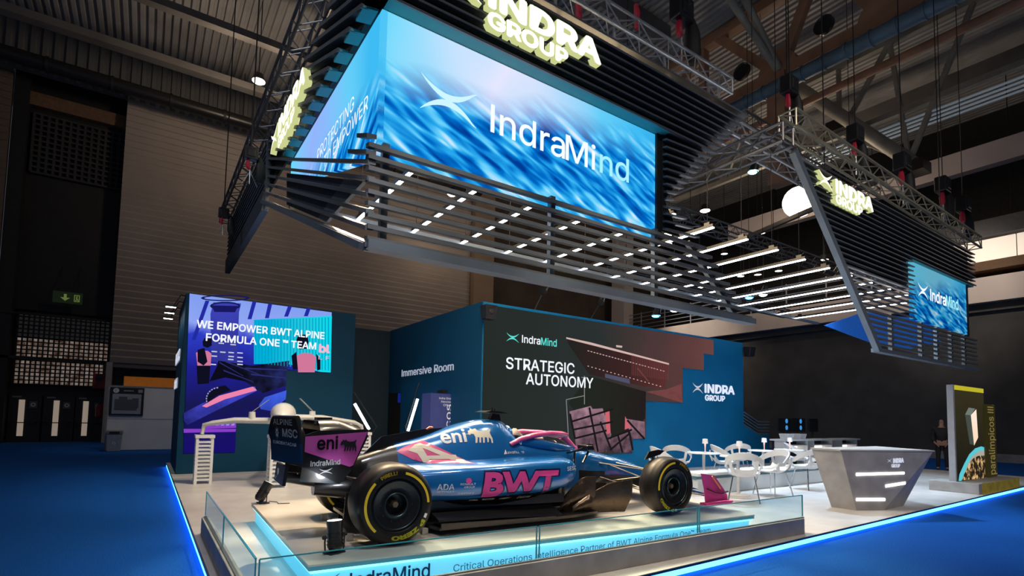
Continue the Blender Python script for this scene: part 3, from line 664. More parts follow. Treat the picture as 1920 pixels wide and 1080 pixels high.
lettering('lettering', 'WE EMPOWER BWT ALPINE', scr_white, t, (.86, SY-.025, 3.46), (1,0,.004), (0,0,1), .17, 2.89, bold=.02)
lettering('lettering', 'FORMULA ONE \u2122 TEAM', scr_white, t, (1.06, SY-.025, 3.17), (1,0,.004), (0,0,1), .17, 2.49, bold=.02)
mb = lettering('', 'bl', None, None, (3.62, SY-.025, 3.12), (1,0,0), (0,0,1), .2, .28, bold=.04, mb=MB()); lettering('', 'L F', None, None, (3.62, SY-.025, 2.93), (1,0,0), (0,0,1), .10, .28, mb=mb); mb.build('lettering', E_('rose', (1, .55, .75), .9), t)

# ---------------------------------------------------------------- immersive room block with the big stepped screen
BX, BY, BZ = 6.31, 10.56, 4.2
t = thing('stand_block', 'blue two storey stand block with the stepped wide screen', 'stand wall', (11, 13, .1))
MB().box(BX+.02, 16.65, BY, 17.3, .1, BZ).build('front_body', bluewall, t)
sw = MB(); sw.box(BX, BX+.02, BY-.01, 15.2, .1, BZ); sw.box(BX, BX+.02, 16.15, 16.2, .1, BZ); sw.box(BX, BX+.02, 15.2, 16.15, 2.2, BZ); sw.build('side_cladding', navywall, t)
MB().box(BX-.004, BX+.012, 15.2, 16.15, .1, 2.2).build('doorway', black, t)
MB().box(BX-.008, BX, 15.22, 15.42, 1.9, 2.18).build('doorway_glow', glow('door_blue', (.01, .03, .35), .5), t)  # blue light inside the doorway put in as a glowing sheet
struct(MB().box(4.57, BX-.01, 16.2, 17.3, .1, BZ-.03), 'wall_corridor', mat('corridor_wall', (.006, .03, .05), .7, noise=.1))
lettering('lettering', 'Immersive Room', mat('letter_grey', (.55, .58, .64), .6, emit=.20, ecol=(.8, .88, 1), noise=.02), t, (BX-.012, 15.17, 2.68), (0,-1,0), (0,0,1), .20, 3.3, .01, .008)  # faint emission added to brighten the letters
lettering('lettering', 'INDRA', letter_white, t, (14.53, BY-.012, 2.43), (1,0,0), (0,0,1), .26, 1.6, .01, .035)
lettering('lettering', 'GROUP', letter_white, t, (14.55, BY-.012, 2.18), (1,0,0), (0,0,1), .17, 1.05, .01, .03)
wings((13.93, BY-.015, 2.38), (1,0,0), (0,0,1), .52, .34).build('emblem', letter_white, t)
sl = MB()
for k in range(5):
    za = 1.86-.105*k; sl.beam((16.65, BY+.05, za), (17.5, BY+.05, za-.32), .12, .045); sl.beam((17.5, BY+.05, za-.32), (18.2, BY+.05, za-.32), .12, .045)
sl.build('slat', mat('slat_blue_grey', (.10, .15, .21), .5, noise=.1), t)
MB().prism([(16.65, BY, .1), (18.2, BY, .1), (18.2, BY, 1.1), (17.5, BY, 1.1), (16.65, BY, 1.42)], (0, .9, 0)).build('low_wall', bluewall, t)
WY = BY-.03
def sq(zx, zy): return onY(900+zx/3.375, 530+zy/3.375, WY-.006)
t = thing('stepped_screen', 'wide dark stepped screen with white headline and pink collage picture', 'video screen', (10.6, WY, .6))
poly = [(6.36,.6),(6.36,4.13),(14.98,4.13),(14.98,3.66),(14.47,3.66),(14.47,3.13),(13.44,3.13),(13.44,2.07),(11.81,2.07),(11.81,1.02),(11.27,1.02),(11.27,.6)]
MB().prism([(p[0], WY, p[1]) for p in poly], (0, .028, 0)).build('screen_face', grad_mat('collage_ground', [(0, (.022, .028, .024)), (.42, (.028, .036, .035)), (.6, (.06, .042, .04)), (.8, (.11, .05, .05)), (1, (.16, .065, .06))], 0, -4.6, 4.4, .85, .22, .9), t)
def spic(name, pts, m, off=0., mb=None):
    own = mb is None; mb = mb or MB(); mb.face([tuple(sq(*p)+Vector((0, -off, 0))) for p in pts]); return mb.build(name, m, t) if own else mb
spic('picture_hall', [(548,352),(1195,515),(1170,670),(1030,655),(690,580),(560,390)], grad_mat('hall_picture', [(0, (.02, .02, .018)), (.5, (.05, .02, .02)), (1, (.13, .035, .035))], 0, -1.7, 2.3, .85, .25, 1.5), .002)
mb = MB(); spic(None, [(545,345),(700,378),(1195,510),(1195,520),(700,394),(545,355)], 0, .004, mb); spic(None, [(860,395),(900,400),(898,412),(862,408)], 0, .004, mb)
for k in range(26): x = 680+k*19; y = 428+(x-680)*.268; spic(None, [(x,y),(x+11,y+3),(x+11,y+8),(x,y+5)], 0, .004, mb)
for k in range(20): x = 680+k*24; y = 525+(x-680)*.28; spic(None, [(x,y),(x+9,y+2),(x+9,y+7),(x,y+5)], 0, .004, mb)
mb.build('picture_light_line', glow('picture_warm', (.85, .60, .55), .75), t)
mb = MB()
for k in range(22): x = 960+k*11; y = 458+(x-960)*.27; spic(None, [(x,y),(x+3,y),(x+3,y+128-k*1.5),(x,y+128-k*1.5)], 0, .005, mb)
spic(None, [(990,540),(1000,540),(1070,625),(1060,625)], 0, .005, mb); mb.build('picture_railing', glow('picture_rail_red', (.20, .06, .06), .8), t)
spic('picture_cars', [(790,575),(945,610),(948,640),(790,600)], glow('picture_slate', (.10, .10, .17), .8), .006)
spic('picture_dark_slab', [(690,590),(1050,690),(1045,860),(900,1000),(720,1000),(560,760)], grad_mat('slab_picture', [(0, (.020, .024, .018)), (1, (.02, .012, .014))], 0, -1, 2, .85, .3, 1.), .003)
mb = MB()
for a, b in (((545,740),(660,715)),((660,590),(660,770)),((545,740),(560,1000)),((640,600),(672,600))):
    dx, dy = b[0]-a[0], b[1]-a[1]; L = math.hypot(dx, dy); nx, ny = -dy/L*2.5, dx/L*2.5
    spic(None, [(a[0]+nx,a[1]+ny),(b[0]+nx,b[1]+ny),(b[0]-nx,b[1]-ny),(a[0]-nx,a[1]-ny)], 0, .006, mb)
mb.build('picture_thin_line', glow('picture_grey', (.32, .33, .33), .7), t)
pinkpic = grad_mat('pink_building_picture', [(0, (.05, .03, .04)), (.45, (.25, .14, .18)), (.7, (.42, .24, .30)), (1, (.6, .4, .45))], 2, -.2, 2.0, .8, 1.1, 4)
mb = MB()
spic(None, [(565,815),(700,780),(830,1000),(800,1075),(610,1075),(600,985)], 0, .006, mb); spic(None, [(705,800),(775,795),(830,960),(800,1075),(745,1075)], 0, .006, mb)
spic(None, [(915,860),(1040,880),(1045,985),(965,990)], 0, .006, mb); spic(None, [(830,985),(930,940),(965,1000),(960,1075),(810,1075)], 0, .006, mb)
mb.build('picture_pink_buildings', pinkpic, t)
mb = MB(); spic(None, [(790,820),(818,810),(825,950),(800,960)], 0, .007, mb); spic(None, [(917,845),(955,915),(915,930)], 0, .007, mb); mb.build('picture_coral', glow('picture_coral', (.75, .16, .20), .8), t)
mb = MB()
for a, b in (((568,830),(600,990)),((690,790),(745,1070)),((575,880),(840,800)),((590,930),(840,880)),((600,985),(800,935)),((800,990),(960,930)),((870,960),(900,1075)),((820,1060),(950,950)),((940,930),(965,1060)),((930,870),(1040,990)),((760,880),(830,1060))):
    dx, dy = b[0]-a[0], b[1]-a[1]; L = math.hypot(dx, dy); nx, ny = -dy/L*6, dx/L*6
    spic(None, [(a[0]+nx,a[1]+ny),(b[0]+nx,b[1]+ny),(b[0]-nx,b[1]-ny),(a[0]-nx,a[1]-ny)], 0, .010, mb)
mb.build('picture_black_frames', glow('picture_black_line', (.015, .012, .014), .8), t)
spic('picture_red_ground', [(1050,690),(1280,760),(1275,640),(1180,675)], grad_mat('red_ground_picture', [(0, (.03, .015, .015)), (1, (.22, .07, .07))], 2, -.3, .6, .8, 1., 5), .004)
lettering('lettering', 'STRATEGIC', scr_white, t, (6.97, WY-.012, 2.68), (1,0,0), (0,0,1), .265, 2.13, bold=.012)
lettering('lettering', 'AUTONOMY', scr_white, t, (7.56, WY-.012, 2.34), (1,0,0), (0,0,1), .265, 2.2, bold=.012)
lettering('lettering', 'Indra', scr_white, t, (7.42, WY-.012, 3.34), (1,0,0), (0,0,1), .18, .56, bold=.012)
mint = glow('screen_mint', (.12, .85, .75), .9)
lettering('lettering', 'Mind', mint, t, (8.0, WY-.012, 3.335), (1,0,0), (0,0,1), .18, .5, bold=.012)
wings((6.97, WY-.012, 3.32), (1,0,0), (0,0,1), .36, .22).build('emblem', mint, t)
for p, lab in (((6.36, 10.40, 3.92), 'small black loudspeaker at the top corner of the dark stepped screen'), ((16.72, 10.42, 3.9), 'small black loudspeaker at the far top corner of the blue block')):
    t = thing('wall_loudspeaker', lab, 'loudspeaker', p)
    x, y, z = p
    MB().hexa([(x-.13,y-.14,z-.17),(x+.12,y-.16,z-.17),(x+.12,y+.08,z-.17),(x-.13,y+.08,z-.17),(x-.17,y-.2,z+.15),(x+.15,y-.2,z+.15),(x+.15,y+.08,z+.15),(x-.17,y+.08,z+.15)]).build('cabinet', satin_black, t, bevel=.015)
    MB().beam((x, y+.05, z), (x, y+.16, z), .05, .05).build('bracket', black, t)
    MB().lathe([(0, 0), (.05, 0), (.07, .02)], 16, axis='Y', c=(x, y-.19, z)).build('driver', black, t)
# totem box with vertical word, by the immersive room wall
t = thing('banner_totem', 'indigo box totem with vertical white lettering by the immersive room wall', 'totem', (5.75, 12.0, .1))
ti = mat('indigo_panel', (.045, .06, .22), .5, emit=.10, ecol=(.1, .14, .5), noise=.08)
A = onY(808, 737, 12.0); B = onY(853, 737, 12.0)
MB().box(A.x, B.x, 12.0, 12.5, .1, A.z).build('panel', ti, t)
MB().box(B.x+.004, B.x+.30, 12.1, 12.5, .1, A.z-.03).build('side_panel', mat('indigo_dark', (.012, .03, .09), .5, noise=.08), t)
MB().box(B.x-.25, B.x+.28, 12.2, 12.5, A.z, A.z+.1).build('cap', black, t)
lettering('lettering', 'ol\u00edmpicos', letter_white, t, (B.x-.09, 11.99, .2), (0,0,1), (-1,0,0), .17, 1.62)
lettering('lettering', 'ol\u00edmpicos', mat('letter_blue', (.14, .22, .4), .5), t, (B.x+.22, 12.09, .2), (0,0,1), (-1,0,0), .13, 1.62)
for k, s_ in enumerate(('Indra Group', 'Patrocinador', 'Oficial')): lettering('lettering', s_, letter_white, t, (B.x-.44+.06*k, 11.99, A.z-.14-.085*k), (1,0,0), (0,0,1), .05, .40-.06*k)
# V shaped light tubes
for a, b, c, e, lab in (((665,757),(692,805),(664,735),(707,800),'slanting light tube sculpture next to the petrol wall end'), ((783,748),(765,808),(786,718),(760,800),'slanting light tube sculpture beside the indigo totem')):
    yy = 13.3; a, b, c, e = (onY(p[0], p[1], yy) for p in (a, b, c, e)); foot = Vector((b.x, yy, .1))
    t = thing('light_sculpture', lab, 'light sculpture', foot, group='slanting light tubes')
    MB().tube(a, b, .035, n=10).build('light_tube', glow('tube_white', (.95, .97, 1), 5), t)
    MB().path([c, e, Vector((b.x, yy, b.z-.25)), foot], .018, 6).build('thin_frame', satin_black, t)
    MB().box(b.x-.22, b.x+.22, yy-.15, yy+.15, .1, .13).build('foot_plate', satin_black, t)
    
# white drone on slatted pedestals
def pedestal(x, y, zt, w, label):
    t = thing('slatted_pedestal', label, 'pedestal', (x, y, .1), group='white slatted pedestals under the drone')
    for sx in (-1, 1):
        for sy in (-1, 1): MB().box(x+sx*w/2-.025, x+sx*w/2+.025, y+sy*w/2-.025, y+sy*w/2+.025, .1, zt-.06).build('leg', white, t)
    mb = MB(); n = 11
    for k in range(n):
        z = .16+(zt-.32)*k/(n-1)
        mb.box(x-w/2, x+w/2, y-w/2-.02, y-w/2, z, z+.04).box(x-w/2, x+w/2, y+w/2, y+w/2+.02, z, z+.04).box(x-w/2-.02, x-w/2, y-w/2, y+w/2, z, z+.04).box(x+w/2, x+w/2+.02, y-w/2, y+w/2, z, z+.04)
    mb.build('slat', white, t)
    MB().box(x-w/2-.04, x+w/2+.04, y-w/2-.04, y+w/2+.04, zt-.06, zt).build('top_plate', white, t)
pedestal(1.0, 12.4, 1.06, .26, 'white slatted pedestal under the drone wing tip by the violet screen')
pedestal(2.16, 11.2, 1.10, .28, 'white slatted pedestal below the drone body')
pedestal(4.15, 12.2, 1.12, .26, 'white slatted pedestal mostly hidden behind the rear wing of the car')
dw = mat('drone_white', (.66, .66, .64), .35, noise=.04, coat=.3)
t = thing('drone', 'large white drone with tube wings standing on slatted pedestals', 'drone', (2.36, 11.9, 1.1))
MB().path([(2.16, 11.1, 1.34), (2.2, 11.2, 1.42), (2.28, 11.5, 1.5), (2.36, 11.9, 1.52), (2.42, 12.4, 1.48), (2.5, 13.0, 1.42), (2.56, 13.5, 1.40)], [.05, .15, .235, .25, .2, .11, .04], 18, flat=.9).build('fuselage', dw, t)
MB().path([(2.36, 11.95, 1.36), (1.5, 12.2, 1.36), (1.12, 12.3, 1.30), (.98, 12.38, 1.26), (.95, 12.4, 1.08)], [.10, .085, .07, .06, .05], 12, flat=.7).build('wing_tube', dw, t)
MB().path([(2.36, 11.95, 1.44), (3.2, 12.1, 1.44), (3.95, 12.2, 1.34), (4.12, 12.2, 1.26), (4.15, 12.2, 1.12)], [.10, .085, .07, .06, .05], 12, flat=.7).build('wing_tube', dw, t)
for p, q, r in (((1.80, 12.1, 1.42), (1.78, 12.1, 1.52), (2.10, 12.05, 1.80)), ((2.98, 12.05, 1.46), (3.02, 12.05, 1.54), (2.70, 12.0, 1.84))):
    MB().path([(p[0], p[1], p[2]-.08), (p[0], p[1], p[2]+.12)], [.075, .06], 14).build('motor_pod', dw, t)
    MB().beam(q, r, .06, .014).build('propeller_blade', mat('blade_grey', (.30, .32, .34), .4, noise=.05), t)
# ================================================================== HANGING CANOPIES
slatm = mat('slat_dark_grey', (.13, .145, .165), .42, .2, noise=.1, scale=4)
railb = mat('rail_blue_grey', (.16, .20, .25), .4, .3, noise=.08, scale=4)
backing = mat('canopy_backing', (.018, .019, .021), .7, noise=.2, scale=2)
soffitm = mat('soffit_screen_glow', (.05, .34, .36), .5, noise=.05)  # teal glow of the screens put into the base colour
sign_front = glow('sign_front_cream', (1, .97, .78), 1.5)
sign_side = glow('sign_side_lime', (.70, .75, .32), .85)
def sign(root, o, u, parts):
    u = Vector(u); up = Vector((0, 0, 1)); n = u.cross(up)
    def paint(ob):
        ob.data.materials.append(sign_side)
        for p in ob.data.polygons:
            if abs(p.normal.dot(n)) < .5: p.material_index = 1
        return ob
    for kind, x, z, cap, wid in parts:
        q = Vector(o)+u*x+up*z
        if kind == 'wings': paint(wings(q+n*.06, u, up, wid, cap, .1).build('emblem', sign_front, root))
        else: paint(lettering('lettering', kind, sign_front, root, q+n*.01, u, up, cap, wid, .1, .038))
    return root

def wave_screen(name, pale, tilt, o, uu, flip=1., power=1.):
    """moving wave picture of the big screens: pale sky fading into streaked blue water"""
    m = bpy.data.materials.new(name); m.use_nodes = True; nt = m.node_tree; nt.nodes.remove(nt.nodes['Principled BSDF']); L = nt.links.new
    uv = nt.nodes.new('ShaderNodeUVMap'); sp = nt.nodes.new('ShaderNodeSeparateXYZ'); L(uv.outputs[0], sp.inputs[0])
    asp = nt.nodes.new('ShaderNodeMapping'); asp.inputs['Scale'].default_value = (2.625, 1, 1); L(uv.outputs[0], asp.inputs[0])
    def noise(scale, rot, sc, det=3, loc=(0,0,0), dist=0.):
        m0 = nt.nodes.new('ShaderNodeMapping'); m0.inputs['Rotation'].default_value = (0,0,rot); L(asp.outputs[0], m0.inputs[0])
        m1 = nt.nodes.new('ShaderNodeMapping'); m1.inputs['Scale'].default_value = sc; m1.inputs['Location'].default_value = loc; L(m0.outputs[0], m1.inputs[0])
        n = nt.nodes.new('ShaderNodeTexNoise'); n.inputs['Scale'].default_value = scale; n.inputs['Detail'].default_value = det; n.inputs['Distortion'].default_value = dist
        L(m1.outputs[0], n.inputs['Vector']); return n.outputs['Fac']
    def math_(op, a, b=None, c=None):
        n = nt.nodes.new('ShaderNodeMath'); n.operation = op
        for i, v in enumerate((a, b, c)):
            if v is None: continue
            if isinstance(v, (int, float)): n.inputs[i].default_value = v
            else: L(v, n.inputs[i])
        return n.outputs[0]
    def ramp(f, stops):
        r = nt.nodes.new('ShaderNodeValToRGB'); e = r.color_ramp.elements
        while len(e) < len(stops): e.new(.5)
        for a, (p, c) in zip(e, stops): a.position = p; a.color = rgb(c)
        L(f, r.inputs[0]); return r.outputs[0]
    def mix(f, a, b):
        n = nt.nodes.new('ShaderNodeMixRGB')
        L(f, n.inputs[0]) if not isinstance(f, float) else None
        for i, v in ((1, a), (2, b)):
            if isinstance(v, tuple): n.inputs[i].default_value = rgb(v)
            else: L(v, n.inputs[i])
        return n.outputs[0]
    warp = noise(1.1, 0, (1,1,1), 1)
    streak = noise(1.5, tilt, (1.0, 4.2, 1), 2, (0,0,0), .35)
    fine = noise(3.4, tilt-.12, (1.0, 4.5, 1), 1, (3,1,0), .3)
    s = math_('ADD', math_('MULTIPLY', streak, .5), math_('MULTIPLY', fine, .5))
    water = ramp(s, [(.37, (.0, .045, .30)), (.45, (.0, .16, .60)), (.52, (.02, .40, .85)), (.58, (.16, .66, .97)), (.66, (.82, .84, .99))])
    v = math_('ADD', sp.outputs[1], math_('MULTIPLY', warp, .5))
    h = math_('SUBTRACT', v, math_('MULTIPLY', sp.outputs[0], .28*flip))
    sky = ramp(math_('ADD', math_('MULTIPLY', sp.outputs[0], .9), math_('MULTIPLY', warp, .35)), [(0, (.10, .62, .95)), (.18, (.14, .70, .98)), (.5, pale), (.85, (.13, .62, .95)), (1, (.05, .5, .9))])
    f = ramp(h, [(.66, (0,0,0)), (.98, (1,1,1))])
    col = mix(f, water, sky)
    e = nt.nodes.new('ShaderNodeEmission'); L(col, e.inputs[0]); e.inputs[1].default_value = power
    L(e.outputs[0], nt.nodes['Material Output'].inputs[0])
    return m
def screen_quad(name, o, u, w, h, m, root, thick=.06, cut=0):
    o = Vector(o); u = Vector(u).normalized(); up = Vector((0,0,1)); n = u.cross(up)
    mb = MB().prism([tuple(o+up*cut), tuple(o+u*w), tuple(o+u*w+up*h), tuple(o+up*h)], tuple(-n*thick))
    ob = mb.build(name, m, root); me = ob.data; uvl = me.uv_layers.new(name='UVMap')
    base = root.location
    for lp in me.loops:
        p = me.vertices[lp.vertex_index].co+base-o; uvl.data[lp.index].uv = (p.dot(u)/w, p.z/h)
    return ob

# --------------------------------------------------- larger canopy
FY, FX = 5.0, 1.62
t = thing('hanging_canopy', 'larger hanging canopy of dark slats with cut-in waist carrying the big corner screen', 'canopy', (4.5, 7.5, 3.2))
def xr(z): return 6.2+(z-4.78)*1.0 if z > 4.78 else 6.2+(4.78-z)*1.29
up_s, mid_s, low_s, left_s = MB(), MB(), MB(), MB()
def slat(mb, p, q, d=.11, th=.028, tilt=.030):       # a slanted board: p, q on its outer edge, deep side turned inwards
    p, q = Vector(p), Vector(q); dr = (q-p).normalized(); n = Vector((-dr.y, dr.x, 0)).normalized()
    a, b = p+Vector((0,0,-th)), q+Vector((0,0,-th)); i = n*d+Vector((0,0,tilt))
    mb.hexa([tuple(a), tuple(b), tuple(b+i), tuple(a+i), tuple(p), tuple(q), tuple(q+i), tuple(p+i)])
z = 6.68
while z > 5.78:
    slat(up_s, (FX, FY, z), (xr(z), FY, z)); slat(left_s, (FX, 16.6, z), (FX, 10.85, z)); z -= .112
z0_ = z
while z > 4.22:
    slat(mid_s, (6.1, FY+.06, z), (xr(z), FY, z)); z -= .112
z = 4.2; zs = []
while z > 3.24: zs.append(z); z -= .1165
for z in zs: slat(low_s, (1.66+.02*(4.2-z), FY, z), (xr(z), FY, z), .10, .045, .02)
up_s.build('upper_slat_panel', slatm, t); left_s.build('side_slat_panel', slatm, t); mid_s.build('waist_slat_panel', slatm, t); low_s.build('lower_slat_panel', slatm, t)
MB().prism([(FX+.1, FY+.13, 5.80), (7.05, FY+.13, 5.80), (8.0, FY+.13, 6.66), (FX+.1, FY+.13, 6.66)], (0, .03, 0)).prism([(6.1, FY+.14, 4.3), (6.5, FY+.14, 4.3), (6.15, FY+.14, 4.78), (7.05, FY+.14, 5.8), (6.1, FY+.14, 5.8)], (0, .03, 0)).box(FX+.12, FX+.15, FY+.13, 16.5, 5.80, 6.66).build('backing_panel', backing, t)
MB().box(FX+.02, 6.15, FY+.02, FY+.24, 5.765, 5.785).build('soffit', soffitm, t)
MB().box(FX+.12, FX+.20, FY+.02, 9.55, 5.765, 5.785).build('side_soffit', black, t)
MB().beam((1.68, FY+.05, 3.19), (8.22, FY+.05, 3.19), .16, .09).build('bottom_rail', railb, t)
MB().beam((xr(4.2)-.28, FY+.14, 4.25), (xr(3.2)-.28, FY+.14, 3.2), .07, .07).build('edge_bar', railb, t)
for x in (1.88, 4.05, 5.95): MB().box(x-.035, x+.035, FY+.12, FY+.19, 3.2, 4.3).build('post', railb, t)
# side slats all rise towards the far end: the lower ones sweep from the front corner to the side fascia
rb, rt = MB(), MB(); SL = .40
def zl(j, y): return 4.03+.165*j+SL*(y-FY)
for j_ in range(-5, 17):
    if j_ <= 0: slat(rb, (FX, 10.85, min(6.66, zl(j_, 10.85))), (1.66, FY+.02, zl(j_, FY)), .08, .045, .01); continue
    ya = max(FY+.02, FY+(5.80-4.03-.165*j_)/SL); yb = min(10.85, FY+(6.68-4.03-.165*j_)/SL)
    if yb-ya < .1: continue
    slat(rb, (FX, yb, zl(j_, yb)), (FX, ya, zl(j_, ya)), .10, .05, .01)
    rt.hexa([(FX+.02,ya,5.76),(FX+.17,ya-.04,5.76),(FX+.17,ya+.2,5.76),(FX+.02,ya+.24,5.76),(FX+.02,ya,5.79),(FX+.17,ya-.04,5.79),(FX+.17,ya+.2,5.79),(FX+.02,ya+.24,5.79)])
for ln, k in ((.06, 2), (.11, 1)): slat(rb, (FX+.02, FY+5.8*ln, zl(k, FY+5.8*ln)-.07), (1.64, FY+.02, zl(k, FY)-.07), .10, .045, .01)
rb.build('side_ribbon_slat_panel', slatm, t); rt.build('slat_return', soffitm, t)
MB().prism([(1.76, 9.52, 5.60), (1.76, 6.07, 4.24), (1.76, 7.27, 4.14), (1.76, 9.4, 5.01)], (.03, 0, 0)).build('ribbon_backing', mat('navy_backing', (.035, .045, .075), .5, noise=.1), t)
MB().prism([(1.755, 6.07, 4.26), (1.755, 5.43, 3.98), (1.755, 6.84, 3.96), (1.755, 7.27, 4.14)], (.04, 0, 0)).build('ribbon_brace', railb, t)
MB().beam((1.66, FY+.05, 3.17), (FX, 10.85, 5.50), .10, .07).build('ribbon_rail', railb, t)
MB().box(FX-.02, FX+.1, 10.9, 16.6, 5.35, 5.72).build('side_fascia', mat('fascia_blue_grey', (.05, .065, .085), .45, noise=.1), t)
MB().box(FX-.01, FX+.05, 10.6, 10.75, 5.3, 6.6).build('side_post', slatm, t)
sign(t, (2.93, FY, 0), (1, 0, 0), [('INDRA', 0, 6.16, .27, 1.74), ('GROUP', 0, 5.925, .175, 1.18), ('wings', -.70, 6.12, .34, .62)])
sign(t, (FX, 9.35, 0), (0, -1, 0), [('INDRA', 0, 6.1, .27, 1.85), ('GROUP', .05, 5.86, .175, 1.2), ('wings', -.62, 6.05, .34, .55)])

t = thing('corner_video_screen', 'big bright blue video screen wrapped around the canopy corner', 'video screen', (4, 5.2, 4.2))
W1 = wave_screen('wave_picture_front', (.78, .80, 1.0), .50, None, None)
W2 = wave_screen('wave_picture_side', (.30, .45, .98), -.6, None, None, -.3)
screen_quad('front_face', (1.81, 5.2, 4.16), (1, 0, 0), 4.20, 1.60, W1, t)
screen_quad('side_face', (1.81, 9.45, 4.16), (0, -1, 0), 4.25, 1.60, W2, t, .06, 1.22)
MB().box(6.01, 6.10, 5.16, 5.30, 4.1, 5.80).box(1.8, 6.1, 5.2, 5.3, 5.755, 5.80).box(1.82, 1.9, 9.45, 9.53, 4.9, 5.8).build('bezel', black, t)
w_ = glow('screen_pale_white', (.90, .95, 1), 1.05); pale_cyan = glow('screen_pale_cyan', (.40, .90, 1), 1.0)
lettering('lettering', 'Indra', w_, t, (3.15, 5.185, 4.87), (1,0,0), (0,0,1), .33, 1.13, bold=.006)
lettering('lettering', 'Mi', w_, t, (4.29, 5.185, 4.87), (1,0,0), (0,0,1), .33, .52, bold=.006)
lettering('lettering', 'nd', pale_cyan, t, (4.89, 5.185, 4.87), (1,0,0), (0,0,1), .33, .56, bold=.006)
wings((2.26, 5.185, 4.83), (1,0,0), (0,0,1), .70, .42).build('emblem', glow('screen_mist', (.62, .93, 1), 1.0), t)
lettering('lettering', 'PROTECTING', w_, t, (1.795, 7.62, 5.06), (0,-1,0), (0,0,1), .17, 1.62, bold=0)
lettering('lettering', 'TO EMPOWER', w_, t, (1.795, 7.25, 4.82), (0,-1,0), (0,0,1), .17, 1.75, bold=0)

# --------------------------------------------------- smaller canopy further on
t = thing('hanging_canopy', 'further hanging canopy of dark slats with a slanting end bar and a small screen', 'canopy', (14.5, 6.5, 3.1))
def xl(z): return 9.6+(6.45-z)*.99
us, ls = MB(), MB()
z = 6.42; k = 0
while z > 3.2:
    if z > 5.46: slat(us, (xl(z)+.06, FY, z), (19.25-.06*(k % 2), FY, z))
    elif z > 4.06: slat(us, (xl(z)+.06, FY, z), (14.82-.08*(k % 2)+.1, FY, z))
    else: slat(ls, (xl(z)+.06, FY, z), (19.15-.05*(k % 2), FY, z), .10, .045, .02)
    z -= .112; k += 1
us.build('upper_slat_panel', slatm, t); ls.build('lower_slat_panel', slatm, t)
MB().prism([(9.9, FY+.14, 6.4), (19.1, FY+.14, 6.4), (19.1, FY+.14, 5.5), (14.8, FY+.14, 5.5), (14.8, FY+.14, 4.75), (11.6, FY+.14, 4.75)], (0, .03, 0)).build('backing_panel', backing, t)
MB().beam((9.55, FY+.02, 6.5), (12.86, FY+.02, 3.12), .14, .11, (0,1,0)).build('edge_bar', railb, t)
MB().beam((12.8, FY+.05, 3.12), (19.2, FY+.05, 3.12), .16, .08).build('bottom_rail', railb, t)
MB().box(14.8, 19.0, FY, FY+.2, 5.43, 5.455).build('soffit', soffitm, t)
for x in (13.9, 15.6, 16.6, 17.6, 18.6): MB().box(x-.05, x+.05, FY+.12, FY+.2, 3.15, 4.05).build('post', railb, t)
sign(t, (10.95, FY, 0), (1, 0, 0), [('INDRA', 0, 6.07, .26, 1.66), ('GROUP', 0, 5.86, .17, 1.15), ('wings', -.63, 6.05, .31, .5)])
MB().prism([tuple(onY(*p, 7.5)) for p in ((1548,610),(1645,646),(1700,656),(1765,640),(1740,600),(1620,585))], (0,.05,0)).build('blue_panel', mat('blue_lit_panel', (.01, .10, .42), .5, emit=.22, ecol=(.02, .2, .9), noise=.1), t)
t = thing('small_video_screen', 'small dark blue video screen set into the further canopy', 'video screen', (16.7, 5.05, 4.05))
W3 = wave_screen('wave_picture_small', (.20, .62, .85), .35, None, None, 1., .62)
screen_quad('screen_face', (14.85, 5.06, 4.05), (1, 0, 0), 3.72, 1.38, W3, t)
MB().box(18.57, 18.64, 5.03, 5.12, 4.0, 5.45).build('bezel', black, t)
lettering('lettering', 'Indra', w_, t, (15.95, 5.045, 4.64), (1,0,0), (0,0,1), .28, 1.05, bold=.02)
lettering('lettering', 'Mind', pale_cyan, t, (17.0, 5.045, 4.64), (1,0,0), (0,0,1), .28, .9, bold=.02)
wings((15.2, 5.045, 4.62), (1,0,0), (0,0,1), .62, .36).build('emblem', w_, t)

# --------------------------------------------------- light bars between and behind the slats
bar_glow = glow('bar_white', (.93, .95, 1), 16)
first = None
for i in range(15):
    x = 2.6+i*.93
    if first is None:
        t = thing('light_bar', 'x', 'light bar', (x, 6.65, 4.6), group='row of suspended light bars')
        MB().box(-.03, .03, -1.1, 1.57, 0, .05).build('housing', satin_black, t, True)
        MB().box(-.024, .024, -1.09, 1.56, -.016, 0).build('diffuser', bar_glow, t, True)
        MB().tube((0, -.95, .05), (0, -.95, 1.9), .006, n=4).tube((0, 1.45, .05), (0, 1.45, 1.9), .005, n=4).build('suspension_wire', satin_black, t, True)
        for q in (-1.0, 1.4): MB().box(-.02, .02, q, q+.1, .05, .10).build('hanger', satin_black, t, True)
        first = t
    elif i == 4:
        t = thing('light_bar', 'x', 'light bar', (x, 6.65, 4.6), group='row of suspended light bars'); first = t
        MB().box(-.03, .03, -1.57, 1.57, 0, .05).build('housing', satin_black, t, True)
        MB().box(-.024, .024, -1.56, 1.56, -.016, 0).build('diffuser', bar_glow, t, True)
        MB().tube((0, -1.45, .05), (0, -1.45, 1.9), .006, n=4).tube((0, 1.45, .05), (0, 1.45, 1.9), .005, n=4).build('suspension_wire', satin_black, t, True)
        for q in (-1.5, 1.4): MB().box(-.02, .02, q, q+.1, .05, .10).build('hanger', satin_black, t, True)
    else: t = copy_tree(first, (x, 6.65, 4.6))
    n = 15-i
    t['label'] = ('suspended white light bar seen in dashes behind the slats of the larger canopy, ' if i < 6 else 'suspended white light bar between the two canopies, ' if i < 12 else 'suspended white light bar behind the further canopy slats, ') + \
        ('first', 'second', 'third', 'fourth', 'fifth', 'sixth', 'first', 'second', 'third', 'fourth', 'fifth', 'sixth', 'first', 'second', 'third')[i] + ' along'
